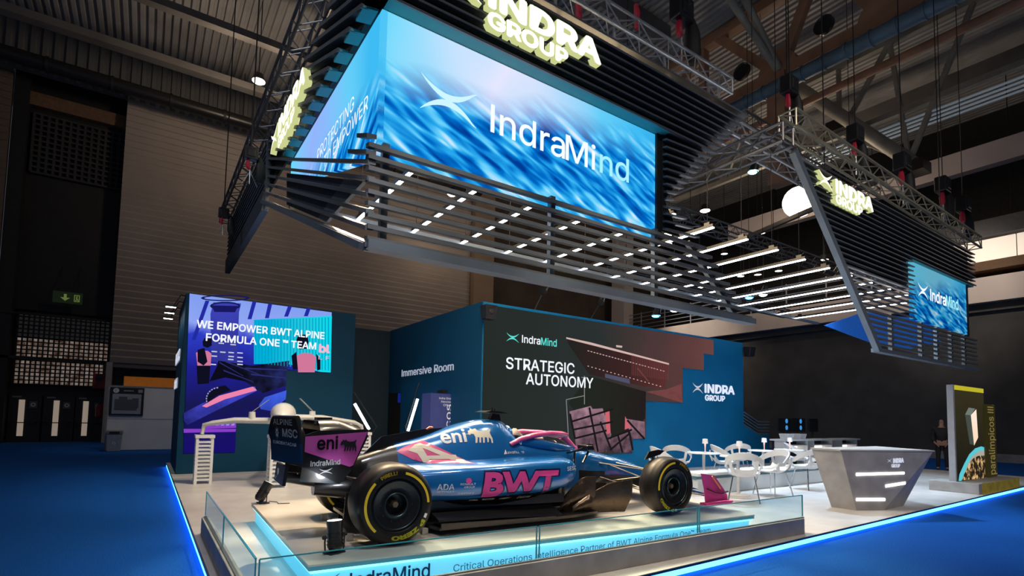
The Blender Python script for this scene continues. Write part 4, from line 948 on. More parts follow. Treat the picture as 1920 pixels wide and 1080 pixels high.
o = MB().beam((2, 8.26, 4.6), (17, 8.26, 4.6), .08, .06).build('light_bar_rail', railb); tag(o, 'long grey rail joining the far ends of the light bars', 'rail')

# --------------------------------------------------- aluminium box trusses
def box_truss(label, p, q, s=.28, pitch=.32, m=None, r=.024, hang=()):
    p, q = Vector(p), Vector(q); d = (q-p); L = d.length; d.normalize(); a = d.cross(Vector((0,0,1))).normalized()*(s/2); c = Vector((0,0,s/2))
    t = thing('aluminium_truss', label, 'truss', (p+q)/2)
    for e in (a+c, a-c, -a+c, -a-c): MB().tube(p+e, q+e, r, n=8).build('chord', m or alu, t)
    w = MB(); n = int(L/pitch)
    for k in range(n):
        u, v = p+d*(L*k/n), p+d*(L*(k+1)/n)
        for (e, f) in ((a+c, a-c), (-a+c, -a-c), (a+c, -a+c), (a-c, -a-c)):
            e, f = (e, f) if k % 2 else (f, e); w.tube(u+e, v+f, r*.45, n=5, cap=False)
    for e, f in ((a+c, a-c), (-a+c, -a-c), (a+c, -a+c), (a-c, -a-c)):
        w.tube(p+e, p+f, r*.6, n=5); w.tube(q+e, q+f, r*.6, n=5)
    w.build('lattice_web', m or alu, t)
    for h in hang: w2 = MB().tube(h, (h[0], h[1], 18.42), .012, n=5).build('hanging_cable', black, t)
    return t
alu_dark = mat('truss_dark', (.20, .20, .21), .4, .8, noise=.1)
alu_gold = mat('truss_warm', (.50, .46, .34), .4, .7, noise=.1)
t = box_truss('aluminium truss above the front slats of the larger canopy', (1.4, 5.45, 7.36), (8.12, 5.45, 7.36), .28)
for k in range(6): MB().beam((2.0+k*1.1, 5.3, 6.6), (2.05+k*1.1, 5.4, 7.25), .03, .03).build('drop_clamp', alu, t)
box_truss('aluminium truss above the side slats of the larger canopy', (1.56, 4.9, 6.95), (1.56, 16.8, 6.95), .28, m=alu_dark)
a = onY(1476, 210, 5.4); b = onY(1826, 447, 5.4)
box_truss('yellowish truss above the further canopy sloping away to its far end', (a.x, 5.4, a.z-.17), (b.x, 5.4, b.z-.17), .34, .4, alu_gold, .03, [(11.5, 5.4, 7.0), (18, 5.4, 7.0)])
a = onY(1380, 244, 6.3); b = onY(1480, 305, 6.3)
box_truss('aluminium truss bridging the gap between the two canopies', (a.x-.5, 6.3, a.z-.1), (b.x+3.2, 6.3, b.z-.15), .34, .36, alu, .03, [(a.x+2, 6.3, a.z-.05)])
a = onY(1386, 225, 9); box_truss('truss crossing behind the gap between the canopies near the ceiling', (a.x, 9, a.z), (a.x+9, 9, a.z), .4, .5, alu_dark, .03, [(a.x+2, 9, a.z), (a.x+7, 9, a.z)])
a = onY(1330, 425, 11); box_truss('dark truss far behind the light bars', (a.x-3, 11, a.z), (a.x+10, 11, a.z), .4, .45, alu_dark, .03, [(a.x-1, 11, a.z), (a.x+8, 11, a.z)])
a = onZ(1478, 225, 6.95); box_truss('short truss running back from the slanting end of the further canopy', (a.x+.1, 5.0, 6.75), (a.x+.1, 9.4, 6.75), .34, .36, alu_dark, .03)

# --------------------------------------------------- chain hoists with red hooks
hookred = mat('hook_red', (.55, .02, .05), .4, noise=.1)
def hoist(p, s, label):
    x, y, z = p
    t = thing('chain_hoist', label, 'chain hoist', p, group=None)
    MB().box(x-.16*s, x+.16*s, y-.1*s, y+.1*s, z, z+.32*s).box(x-.10*s, x+.10*s, y-.12*s, y+.12*s, z+.05*s, z+.26*s).build('motor_body', satin_black, t, bevel=.02*s)
    MB().path([(x+.2*s, y, z+.1*s), (x+.24*s, y, z-.1*s), (x+.25*s, y, z-.42*s), (x+.24*s, y, z-.55*s)], [.06*s, .11*s, .12*s, .05*s], 10).build('chain_bag', black, t)
    MB().path([(x-.05*s, y, z), (x-.06*s, y, z-.1*s), (x-.05*s, y, z-.2*s), (x-.02*s, y, z-.24*s)], [.03*s, .05*s, .05*s, .03*s], 8).build('hook', hookred, t)
    MB().tube((x, y, z-.2*s), (x, y, z-.62*s), .012*s, n=5).tube((x, y, z-.3*s), (x+.18*s, y, z-.66*s), .01*s, n=5).tube((x, y, z-.3*s), (x-.18*s, y, z-.66*s), .01*s, n=5).build('sling', alu, t)
    MB().tube((x, y, z+.3*s), (x, y, 17.5 if x < 3 else 18.42), .012, n=5).build('chain', black, t)
    return t
a = onY(1278, 40, 5.5); t = hoist((a.x, 5.5, a.z), 1.15, 'black chain hoist with red hook above the truss end of the larger canopy')
lettering('lettering', 'X1', white, t, (a.x-.08, 5.36, a.z+.2), (1,0,0), (0,0,1), .10, .17, bold=.03)
a = onY(1480, 178, 6.0); hoist((a.x, 6.0, a.z), 1.2, 'black chain hoist above the slanting end of the further canopy')
a = onY(1604, 268, 5.85); hoist((a.x, 5.85, a.z), 1.3, 'black chain hoist over the middle of the yellowish truss')
a = onY(1692, 322, 5.85); hoist((a.x, 5.85, a.z), 1.5, 'black chain hoist over the outer half of the yellowish truss')
a = onY(1768, 362, 5.95); hoist((a.x, 5.95, a.z), 1.5, 'black chain hoist second from the far end of the yellowish truss')
a = onY(1806, 398, 5.85); hoist((a.x, 5.85, a.z), 1.5, 'black chain hoist at the far end of the yellowish truss')
a = onX(470, 300, 1.2); hoist((1.2, a.y, a.z), .65, 'black chain hoist beside the glowing side sign')
a = onX(419, 408, 1.2); hoist((1.2, a.y, a.z), .65, 'black chain hoist at the far end of the side slats')
# red straps on the front truss
for px, py in ((1082, 18), (1192, 22)):
    a = onY(px, py, 5.5); o = MB().path([(a.x, 5.5, a.z+.12), (a.x+.03, 5.5, a.z), (a.x+.05, 5.52, a.z-.25)], [.03, .05, .04], 8).build('red_strap', hookred)
    tag(o, 'dark red strap hanging at the front truss, %s' % ('nearer the sign' if px < 1100 else 'nearer the chain hoist'), 'strap')
# stage lamps over the wall tops
def par(p, label, col, tgt=None):
    t = thing('stage_lamp', label, 'stage lamp', p); x, y, z = p
    MB().path([(x, y, z), (x+.02, y-.03, z+.12), (x+.04, y-.08, z+.34)], [.14, .13, .09], 14).build('lamp_body', satin_black, t)
    MB().lathe([(0, -.05), (.10, -.04), (.15, 0)], 16, c=(x, y, z-.004)).build('lens', glow('stage_lens_'+col, dict(blue=(.10, .42, 1), white=(.7, .92, 1), teal=(.2, .8, 1))[col], 9), t)
    MB().path([(x-.17, y, z+.15), (x-.17, y, z+.45), (x+.17, y, z+.45), (x+.17, y, z+.15)], .015, 6).tube((x, y, z+.45), (x, y+(.15 if y > 12 else 0), 18.42 if y < 12 else z+1.08), .02 if y > 12 else .01, n=6).build('yoke', black, t)
    if col == 'blue': lamp('stage_lamp_beam', 'SPOT', (x, y, z-.08), (x+6, y+3, z-3), 160, (.05, .35, 1), .1, 110, .6)
    return t
for px, py, yy, col, lab in ((1230, 592, 12.5, 'blue', 'blue glowing stage lamp above the dark stepped screen'), (1265, 582, 12.5, 'white', 'pale stage lamp beside the blue one over the stepped screen'), (1405, 558, 11.5, 'blue', 'blue glowing stage lamp under the light bars'), (1431, 553, 11.5, 'white', 'pale stage lamp beside the blue one under the light bars'), (1412, 322, 9.0, 'teal', 'teal stage lamp hung under the truss in the canopy gap')):
    a = onY(px, py, yy); par(tuple(a), lab, col)
a = onY(1212, 582, 12.5); b = onY(1470, 545, 12.5)
o = box_truss('thin lamp truss above the blue stand block', (a.x-2, 12.5, a.z+1.0), (a.x+9, 12.5, a.z+1.0), .3, .4, alu_dark, .024, [(a.x-1, 12.5, a.z+1), (a.x+8, 12.5, a.z+1)])
for px, py, bx, by, lab in ((1020, 545, 1000, 592, 'black arm lamp on the stepped screen top near its middle'), (1127, 566, 1105, 608, 'black arm lamp on the stepped screen top past its middle')):
    a = onY(px, py, 10.9); b = onY(bx, by, 10.9); b.z = 4.206
    t = thing('arm_lamp', lab, 'arm lamp', b)
    MB().path([b, b+(a-b)*.6, a], .02, 6).build('arm', black, t)
    MB().path([a+Vector((-.1,-.1,-.05)), a+Vector((.12,.05,.12))], [.09, .06], 10).path([a+Vector((-.05,0,.1)), a+Vector((0,0,.3))], [.03,.03], 6).build('lamp_head', satin_black, t)
dl = glow('downlight_glow', (1, .96, .86), 7)
for k, (px, py) in enumerate(((1428, 437), (1358, 476), (1389, 518), (1421, 515), (1460, 508), (1546, 487), (1313, 539), (1900, 482), (1562, 452), (1640, 500))):
    a = onX(px, py, 33.0)
    t = thing('downlight', 'small round hall downlight beyond the canopies, ' + ('highest one in the gap', 'beside the upper light bar ends', 'first of the low trio', 'middle of the low trio', 'last of the low trio', 'near the slanting end bar', 'behind the slats of the larger canopy', 'beside the lit balcony windows', 'close to the slanting bar top', 'behind the further canopy slats')[k], 'downlight', a, group='downlights in the hall beyond')
    MB().lathe([(0, 0), (.22, 0)], 14, c=a).build('lens', dl, t)
    MB().lathe([(.22, -.01), (.30, -.01), (.30, .25), (0, .25)], 14, c=a).tube(a+Vector((0,0,.25)), Vector((a.x, a.y, 18.42)), .02, n=4).build('can', black, t)
# ================================================================== THE RACING CAR
car = thing('racing_car', 'blue and pink open wheel racing car displayed on the lit platform', 'racing car', (1.99, 5.65, .352), math.radians(-3.3))
blue = mat('car_blue', (.006, .145, .47), .22, .2, noise=.05, scale=2, coat=1.)
carbon = mat('carbon_black', (.010, .010, .012), .28, .1, noise=.3, scale=20, coat=.5)
pink = mat('car_pink', (.80, .10, .30), .3, noise=.04, scale=4, coat=.8)
magenta = mat('decal_magenta', (.66, .06, .32), .5, noise=.03, spec=.3)
pinkpale = mat('decal_pink_violet', (.42, .07, .34), .35, noise=.04, coat=.5)
cream = mat('decal_cream', (.82, .76, .64), .6, noise=.03, spec=.2)
decwhite = mat('decal_white', (.80, .82, .85), .6, noise=.02, spec=.2)
navy = mat('decal_navy', (.004, .008, .05), .35)
inkblack = mat('decal_black', (.008, .008, .012), .45)
carbon_reflex = mat('vane_gold_reflection', (.10, .075, .055), .25, .7, noise=.2, scale=6)  # carbon vanes with their gold reflection put into the colour
rubber = mat('tyre_rubber', (.008, .008, .009), .42, noise=.25, scale=14, spec=.28)
rimm = mat('wheel_cover', (.012, .013, .016), .3, .4, noise=.15, scale=10)
yel = mat('tyre_yellow', (.75, .55, .02), .5, noise=.08, scale=9)
def smooth_ring(x, pts, n=5):
    """half outline (y, z) from keel to crest, rounded and mirrored"""
    P = [Vector((p[0], p[1])) for p in pts]; out = []
    ext = [Vector((-P[1].x, P[1].y))]+P+[Vector((-P[-2].x, P[-2].y))]
    for i in range(1, len(ext)-2):
        a, b, c, d = ext[i-1], ext[i], ext[i+1], ext[i+2]
        for k in range(n):
            t = k/n
            q = .5*((2*b)+(c-a)*t+(2*a-5*b+4*c-d)*t*t+(3*b-a-3*c+d)*t**3); out.append((max(q.x, 0), q.y))
    out.append((P[-1].x, P[-1].y))
    ring = [(x, -y, z) for y, z in out]+[(x, y, z) for y, z in out[-2:0:-1]]
    return ring
secs = [(-.55, [(0,.36),(.07,.38),(.09,.46),(.06,.54),(0,.56)]), (-.2, [(0,.30),(.13,.33),(.17,.48),(.11,.67),(0,.71)]),
 (.2, [(0,.2),(.24,.24),(.27,.48),(.15,.79),(0,.85)]), (.6, [(0,.15),(.34,.2),(.36,.5),(.20,.88),(0,.955)]), (1.0, [(0,.12),(.40,.16),(.42,.52),(.235,.98),(0,1.09)]),
 (1.3, [(0,.12),(.42,.16),(.43,.55),(.25,1.05),(0,1.155)]), (1.5, [(0,.12),(.42,.16),(.42,.58),(.25,1.04),(0,1.16)]), (1.64, [(0,.12),(.42,.16),(.42,.6),(.21,1.0),(0,1.125)]),
 (1.74, [(0,.12),(.42,.16),(.41,.6),(.33,.86),(0,.90)]), (2.0, [(0,.12),(.40,.16),(.40,.6),(.34,.82),(0,.83)]), (2.5, [(0,.12),(.34,.16),(.37,.55),(.30,.78),(0,.79)]),
 (2.8, [(0,.14),(.28,.18),(.32,.52),(.25,.74),(0,.79)]), (3.1, [(0,.20),(.2,.24),(.25,.5),(.19,.68),(0,.74)]), (3.6, [(0,.24),(.14,.27),(.19,.45),(.14,.58),(0,.63)]),
 (4.1, [(0,.2),(.11,.22),(.15,.33),(.11,.43),(0,.47)]), (4.5, [(0,.16),(.08,.18),(.11,.25),(.08,.31),(0,.33)]), (4.68, [(0,.17),(.03,.18),(.05,.22),(.03,.26),(0,.27)])]
def dense(secs, step=.06):
    out = []
    for i in range(len(secs)-1):
        x0, a = secs[i]; x1, b = secs[i+1]; pa = secs[max(i-1,0)]; pd = secs[min(i+2, len(secs)-1)]
        n = max(1, int((x1-x0)/step))
        for k in range(n):
            t = k/n; pts = []
            for j in range(len(a)):
                q = []
                for c in (0, 1):
                    A, B = a[j][c], b[j][c]; ma = (B-pa[1][j][c])/(x1-pa[0])*(x1-x0) if x1 != pa[0] else 0; mbb = (pd[1][j][c]-A)/(pd[0]-x0)*(x1-x0)
                    q.append((2*t**3-3*t*t+1)*A+(t**3-2*t*t+t)*ma+(-2*t**3+3*t*t)*B+(t**3-t*t)*mbb)
                pts.append(tuple(q))
            out.append((x0+(x1-x0)*t, pts))
    out.append(secs[-1]); return out
D = dense(secs)
rings = [smooth_ring(x, p) for x, p in D]; nr = len(rings[0])
def body_mat(i, j):
    x = D[i][0]; z = rings[i][j][2]
    if x < .22 or (x > 2.55 and z < .30+.2*max(0, min(1, (4.2-x)/1.5))): return 1
    return 0
body = MB().loft(rings, body_mat)
body_ob = body.build('body_shell', [blue, carbon], car, True, angle=60)
pods = []
for s_ in (-1, 1):
    rr = []; PS = [(.02,.40,.575,.30,.34),(.2,.44,.60,.30,.38),(.5,.54,.625,.30,.45),(.9,.66,.65,.31,.52),(1.3,.72,.668,.33,.55),(1.8,.75,.69,.35,.55),(2.1,.745,.70,.39,.52),(2.24,.71,.69,.43,.49),(2.30,.66,.67,.46,.47)]
    for i in range(len(PS)-1):
        for k in range(4):
            t = k/4; x, yo, zt, zb, yu = [PS[i][c]+(PS[i+1][c]-PS[i][c])*t for c in range(5)]
            rr.append((x, yo, zt, zb, yu))
    rr.append(PS[-1]); rings2 = []
    for x, yo, zt, zb, yu in rr:
        half = [(.2, zt+.07), ((.25+yo)/2, zt+.035), (yo-.10, zt+.01), (yo-.03, zt-.012), (yo, zt-.055), (yo+.008, (zt+zb)/2+.02), (yo-.005, zb+.06), (yo-.03, zb+.015), (yo-.08, zb), (yu, zb-.06), (yu-.05, .16), (.2, .14)]
        rings2.append([(x, s_*y, z) for y, z in half])
    pm = MB().loft(rings2, lambda i, j: 1 if (j in (8, 9, 10) or rr[i][0] < .2) else 0)
    pods.append(pm); pm.build('sidepod', [blue, carbon], car, True, angle=50)
    yo = .66; MB().prism([(2.302, s_*.44, .50), (2.302, s_*(yo-.03), .49), (2.302, s_*(yo-.03), .645), (2.302, s_*.36, .68)], (.004, 0, 0)).build('air_intake', inkblack, car, True)
# decals wrapped on the visible flank
allv, allf = [], []
for m_ in [body]+pods:
    b_ = len(allv); allv += [Vector(v) for v in m_.v]; allf += [[b_+i for i in f] for f in m_.f]
bvh = BVHTree.FromPolygons(allv, allf)
def wrap(mb, v2, f2, off):
    pts = []; last = -.6
    for p in v2:
        h = bvh.ray_cast(Vector((p[0], -2.5, p[1])), Vector((0, 1, 0)))
        if h[0] is not None: last = h[0].y
        pts.append((p[0], last-off, p[1]))
    mb.add(pts, f2); return mb
def patch(name, poly, m, off=.004, step=.05):
    me_v, me_f = [(p[0], p[1], 0) for p in poly], [list(range(len(poly)))]
    v2, f2 = grid_cut(me_v, me_f, step); mb = wrap(MB(), v2, f2, off); mb.sm = [True]*len(mb.sm); return mb.build(name, m, car, True, angle=180, tidy=False)
def word(name, s, x, z, cap, wid, m, off=.006, bold=0., shear=0., slope=0., step=.05):
    v, f = text_geo(s, 0, bold, plain=bold > 0); k = cap/(.729 if bold > 0 else CAP); a = min(p[0] for p in v); b = max(p[0] for p in v); sx = wid/(b-a)
    v = [(x+(p[0]-a)*sx+shear*p[1]*k, z+p[1]*k+slope*(p[0]-a)*sx, 0) for p in v]
    v2, f2 = grid_cut(v, f, step); mb = wrap(MB(), v2, f2, off); mb.sm = [True]*len(mb.sm); return mb.build(name, m, car, True, angle=180, tidy=False)
DOG = [(0,.62),(.02,.80),(.10,.84),(.13,.98),(.22,.90),(.34,.96),(.40,.84),(.52,.80),(.74,.80),(.86,.84),(.93,.95),(.99,.93),(.97,.80),(.92,.70),(.95,.50),(1,.30),(.99,0),(.92,0),(.92,.25),(.84,.40),(.80,.06),(.74,.04),(.75,.36),(.66,.38),(.62,.02),(.55,.02),(.57,.36),(.50,.38),(.46,.02),(.39,.02),(.42,.36),(.36,.40),(.30,.02),(.22,.0),(.26,.38),(.22,.58),(.12,.60),(.06,.52),(-.10,.60),(-.12,.57)]
def dog(x, z, w, h): return [(x+p[0]*w, z+p[1]*h) for p in DOG]
patch('pink_panel', [(.26,.80),(.34,.845),(.56,.918),(1.03,.68),(.56,.68),(.42,.715)], pink, .005, .03)
mb = MB()
for poly in ([(.38,.81),(.46,.872),(.52,.87),(.60,.685),(.52,.685),(.47,.78)], [(.46,.872),(.52,.89),(.96,.71),(1.0,.685),(.88,.685)], [(.55,.72),(.56,.755),(.88,.765),(.90,.72)]):
    v2, f2 = grid_cut([(p[0], p[1], 0) for p in poly], [list(range(len(poly)))], .03); wrap(mb, v2, f2, .009)
mb.build('letter_emblem', cream, car, True)
word('lettering', 'eni', .75, .885, .155, .29, decwhite, .008, .02, slope=.08, step=.03)
patch('dog_emblem', dog(1.07, .89, .28, .17), cream, .006, .03)
word('lettering', 'BWT', 1.02, .343, .265, .95, navy, .005, .075, .12)
word('lettering', 'BWT', 1.035, .352, .25, .91, magenta, .009, .045, .12)
word('lettering', 'ADA', .57, .425, .06, .17, decwhite)
word('lettering', 'SERVICES', .57, .40, .014, .17, decwhite)
patch('ring_emblem', [(.885+.03*math.cos(a*PI/6), .515+.03*math.sin(a*PI/6)) for a in range(12)], magenta, .005)
word('lettering', 'RENAULT', .80, .47, .022, .16, decwhite); word('lettering', 'GROUP', .84, .44, .02, .11, decwhite)
word('lettering', 'castore', .78, .38, .02, .17, decwhite)
for s_, x_, w_1 in (('AVIAG', .92, .10), ('YAHOO SPORT', 1.07, .15), ('MANDIANT', 1.28, .14), ('Delphi', 1.52, .17)):
    word('lettering', s_, x_, .292 if s_ != 'Delphi' else .285, .022 if s_ != 'Delphi' else .034, w_1, decwhite, .03)
word('lettering', 'avature', 1.52, .765, .032, .22, decwhite, slope=.02); patch('sail_emblem', [(1.47,.76),(1.515,.765),(1.50,.815)], decwhite, .005)
word('lettering', 'SESC', 2.10, .585, .045, .17, decwhite, slope=.05)
# dorsal fin, camera pod, air box mouth
MB().prism([(-.12, -.008, .70), (.14, -.008, .95), (.62, -.008, 1.035), (1.0, -.008, 1.06), (.6, -.008, .90), (.1, -.008, .78)], (0, .016, 0)).build('dorsal_fin', carbon, car, True)
MB().path([(.66, 0, 1.03), (.70, 0, 1.05), (.74, 0, 1.05)], [.012, .018, .012], 8).build('fin_lamp', mat('amber_red', (.7, .12, .03), .4), car, True)
MB().prism([(1.46, -.035, 1.14), (1.62, -.035, 1.12), (1.60, -.03, 1.22), (1.50, -.03, 1.23)], (0, .07, 0)).build('camera_pylon', carbon, car, True)
MB().loft([[(1.34, y, 1.245), (1.42, y, 1.262), (1.56, y, 1.255), (1.66, y, 1.235), (1.56, y, 1.232), (1.42, y, 1.236)] for y in (-.14, -.05, .05, .14)], 0).path([(1.5, -.02, 1.26), (1.5, -.02, 1.30)], .006, 5).path([(1.56, .03, 1.25), (1.56, .03, 1.29)], .006, 5).build('camera_pod', carbon, car, True)
mb = MB(); N = 18; mb.face([(1.712+.02*math.sin(2*PI*k/N), .15*math.cos(2*PI*k/N), .985+.07*math.sin(2*PI*k/N)) for k in range(N)]); mb.build('airbox_mouth', inkblack, car, True)
MB().path([(1.69, .16*math.cos(2*PI*k/20), .99+.082*math.sin(2*PI*k/20)) for k in range(21)], .022, 8, cap=False).build('airbox_rim', blue, car, True)
MB().prism([(1.62, -.17, .96), (1.86, -.20, .93), (1.86, -.20, .96), (1.62, -.17, .99)], (0, .40, 0)).build('roll_hoop_wing', carbon, car, True)
# cockpit
rim_pts = [(1.76,-.26,.90),(1.95,-.31,.87),(2.2,-.32,.835),(2.45,-.28,.81),(2.62,-.16,.80),(2.67,0,.80),(2.62,.16,.80),(2.45,.28,.81),(2.2,.32,.835),(1.95,.31,.87),(1.76,.26,.90)]
MB().path(rim_pts, [.075,.07,.06,.045,.035,.03,.035,.045,.06,.07,.075], 10).build('cockpit_rim', blue, car, True)
MB().face([(p[0], p[1]*.92, p[2]+.012) for p in rim_pts]).build('cockpit_opening', inkblack, car, True)
MB().path([(1.80,0,.88),(1.86,0,.94),(1.90,0,.90)], [.12,.12,.08], 10).path([(1.85,-.2,.92),(2.1,-.23,.90)], .05, 8).path([(1.85,.2,.92),(2.1,.23,.90)], .05, 8).build('headrest', mat('headrest_pad', (.25, .22, .20), .7, noise=.15), car, True)
MB().path([(2.42+.02*math.cos(a*PI/8), .13*math.cos(a*PI/8), .83+.06*math.sin(a*PI/8)) for a in range(17)], .016, 6).box(2.40, 2.44, -.08, .08, .80, .86).build('steering_wheel', carbon, car, True)
MB().path([(1.60,-.30,.865),(1.72,-.33,.93),(1.9,-.34,.975),(2.15,-.32,1.0),(2.38,-.24,.99),(2.54,-.12,.965),(2.58,0,.955),(2.54,.12,.965),(2.38,.24,.99),(2.15,.32,1.0),(1.9,.34,.975),(1.72,.33,.93),(1.60,.30,.865)], [.036,.038,.04,.042,.044,.046,.048,.046,.044,.042,.04,.038,.036], 12, flat=.8).path([(2.56,0,.955),(2.66,0,.89),(2.76,0,.80),(2.84,0,.74)], [.05,.042,.038,.05], 12).build('halo', pink, car, True)
for s_ in (-1, 1):
    m1 = MB().hexa([(2.44,s_*.50,.79),(2.56,s_*.50,.79),(2.56,s_*.70,.80),(2.44,s_*.70,.80),(2.43,s_*.50,.875),(2.53,s_*.50,.875),(2.53,s_*.70,.87),(2.43,s_*.70,.87)]).build('wing_mirror', carbon, car, True, bevel=.015)
    MB().path([(2.40,s_*.34,.76),(2.48,s_*.52,.80)], .012, 6).path([(2.52,s_*.62,.80),(2.40,s_*.66,.66)], .014, 6).path([(2.3,s_*.62,.66),(2.3,s_*.63,.80),(2.45,s_*.6,.83)], .016, 6).build('mirror_stalk', carbon, m1, True)
    m1.modifiers[0].show_viewport = True
# floor, edge wing and vanes
fl = [(-.12,.44),(.15,.50),(.45,.55),(.52,.78),(1.6,.80),(2.2,.79),(2.6,.70),(2.75,.52),(2.8,.3)]
MB().prism([(x,-y,.055) for x, y in fl]+[(x,y,.055) for x, y in fl[::-1]], (0,0,.03)).prism([(-.1,-.2,.03),(3.0,-.12,.03),(3.0,.12,.03),(-.1,.2,.03)], (0,0,.03)).build('floor_plate', carbon, car, True)
for s_ in (-1, 1):
    mb = MB().loft([[(.50,s_*.60,.20),(.50,s_*.79,.165),(.50,s_*.80,.145),(.50,s_*.60,.18)], [(1.2,s_*.60,.20),(1.2,s_*.81,.155),(1.2,s_*.82,.135),(1.2,s_*.60,.18)], [(2.0,s_*.58,.19),(2.0,s_*.80,.11),(2.0,s_*.81,.09),(2.0,s_*.58,.17)]], 0)
    mb.loft([[(.52,s_*.80,.13),(.52,s_*.82,.13),(.52,s_*.82,.075),(.52,s_*.80,.075)], [(1.9,s_*.81,.10),(1.9,s_*.83,.10),(1.9,s_*.83,.065),(1.9,s_*.81,.065)]], 0, smooth=False).build('floor_edge_wing', carbon, car, True)
    MB().prism([(.1,s_*.30,.14),(2.2,s_*.50,.14),(2.2,s_*.56,.20),(.5,s_*.5,.20),(.1,s_*.36,.20)], (0,0,.10)).build('sidepod_undercut', carbon, car, True)
    for q, (xa, xb, ya, yb, za, zb, mm) in enumerate(((2.18,2.50,.50,.66,.47,.50,carbon_reflex), (2.28,2.90,.62,.86,.34,.47,carbon_reflex), (2.40,2.78,.40,.52,.40,.40,carbon))):
        N = 8; up, lo = [], []
        for k in range(N+1):
            u = k/N; x = xa+(xb-xa)*u; y = ya+(yb-ya)*(u**1.7); zt = .10+(za-.10)*min(1, 1.25*u+.15)**.8+(zb-za)*u; zt = min(zt, max(za, zb))
            lean = .10*u
            lo.append((x-.30*(1-u)*.2, s_*(y-.02), .05+.03*u)); up.append((x+.05*u, s_*(y+lean*.6), zt))
        mb = MB()
        for dy in (0,): mb.loft([[lo[k], tuple(Vector(lo[k])*.5+Vector(up[k])*.5+Vector((.02, s_*.035, 0))), up[k], (up[k][0], up[k][1]+s_*.008, up[k][2]), tuple(Vector(lo[k])*.5+Vector(up[k])*.5+Vector((.02, s_*.045, 0))), (lo[k][0], lo[k][1]+s_*.008, lo[k][2])] for k in range(N+1)], 0)
        mb.build('turning_vane', mm, car, True, angle=70)
MB().prism([(-.26,-.34,.14),(-.26,.34,.14),(.02,.40,.06),(.02,-.40,.06)], (0,0,.03)).build('diffuser_roof', carbon, car, True)
MB().prism([(-.36,-.50,.12),(-.22,-.50,.10),(-.20,-.50,.42),(-.34,-.50,.44)], (0,.012,0)).build('diffuser_fence', carbon, car, True)
for y in (-.15, .15): MB().prism([(-.25,y-.006,.05),(-.05,y-.006,.05),(-.05,y-.006,.16),(-.25,y-.006,.17)], (0,.012,0)).build('diffuser_fence', carbon, car, True)
# rear wing
def wing_strip(pts_of_y, ys, name, m, parent=car):   # pts_of_y(y) -> closed outline
    return MB().loft([pts_of_y(y) for y in ys], 0).build(name, m, parent, True, angle=60)
def skew(y): return .15*(.5-y)
def flap(y):
    e = max(0, (abs(y)-.36)/.14); top = 1.155-.15*e**2.2; q = skew(y)
    return [(-.93+q, y, top), (-.905+q, y, top+.01), (-.85+q, y, .93), (-.80+q, y, .76), (-.76+q, y, .69), (-.89+q, y, .69), (-.905+q, y, .90), (-.935+q, y, top-.03)]
ys = [-.5,-.47,-.44,-.40,-.36,-.2,0,.2,.36,.40,.44,.47,.5]
wing = wing_strip(flap, ys, 'rear_wing_flap', carbon)
def main_el(y):
    e = max(0, (abs(y)-.36)/.14); top = 1.10-.10*e**2.2
    return [(-.15, y, 1.0-.04*e), (-.22, y, top-.02), (-.42, y, top+.03), (-.60, y, top+.02), (-.42, y, top), (-.22, y, .98-.04*e)]
wing_strip(main_el, ys, 'rear_wing_main_plane', carbon)
MB().prism([(-.66,-.02,.70),(-.5,-.02,.72),(-.28,-.02,.45),(-.40,-.02,.42)], (0,.04,0)).build('wing_pylon', carbon, car, True)
MB().box(-.55, -.40, -.07, .07, 1.08, 1.15).build('flap_actuator', carbon, car, True)
for s_ in (-1, 1):
    ep = MB().prism([(-.74,s_*.50,.985),(-.62,s_*.51,1.03),(-.15,s_*.51,1.045),(-.16,s_*.51,.95),(-.30,s_*.50,.64),(-.40,s_*.47,.52),(-.76,s_*.47,.56),(-.745,s_*.50,.70)], (0, s_*-.014, 0)).build('wing_endplate', carbon, car, True)
    y = s_*.50-.013 if s_ < 0 else s_*.50+.01
    if s_ < 0:
        MB().face([(-.735,-.519,.975),(-.16,-.527,1.02),(-.285,-.518,.70),(-.32,-.517,.685),(-.735,-.518,.835)]).build('pink_panel', pinkpale, ep, True)
        lettering('lettering', 'eni', inkblack, ep, (-.63,-.531,.855), (1,0,.03), (0,0,1), .115, .19, bold=.02, local=True)
        MB().face([(p[0], -.532, p[1]) for p in dog(-.415, .835, .15, .115)]).build('dog_emblem', inkblack, ep, True)
        lettering('lettering', 'IndraMind', decwhite, ep, (-.68,-.523,.70), (1,0,.05), (0,0,1), .048, .27, bold=.02, local=True)
        wings((-.60,-.523,.62), (1,0,.05), (0,0,1), .12, .055).build('emblem', decwhite, ep, True)
rear = Vector((.148, -.989, 0)); upv = Vector((-.09, 0, .996)).normalized()
def at_flap(y, z): return (-.89-(z-.69)*.075+skew(y)-.012, y, z)
lettering('lettering', 'MSC', decwhite, wing, at_flap(.04, .955), rear, upv, .075, .46, local=True, bold=.02)
mb = MB()
for k in range(16):
    a = k*PI/8; r1 = .07 if k % 2 == 0 else .05
    f_ = lambda yy, zz: at_flap(yy, zz)
    mb.face([f_(.22+r1*math.cos(a), .985+r1*math.sin(a)), f_(.22+.02*math.cos(a+.3), .985+.02*math.sin(a+.3)), f_(.22+.02*math.cos(a-.3), .985+.02*math.sin(a-.3))])
mb.build('compass_emblem', decwhite, wing, True)
lettering('lettering', 'EURODATACAR', decwhite, wing, at_flap(.36, .872), rear, upv, .030, .74, local=True)
lettering('lettering', 'ALPINE', decwhite, wing, at_flap(.34, 1.07), rear, upv, .055, .62, local=True, bold=.01)
MB().prism([(-.88,-.28,.50),(-.88,.30,.50),(-.86,.30,.68),(-.86,-.28,.68)], (.03,0,0)).build('beam_wing', carbon, car, True)
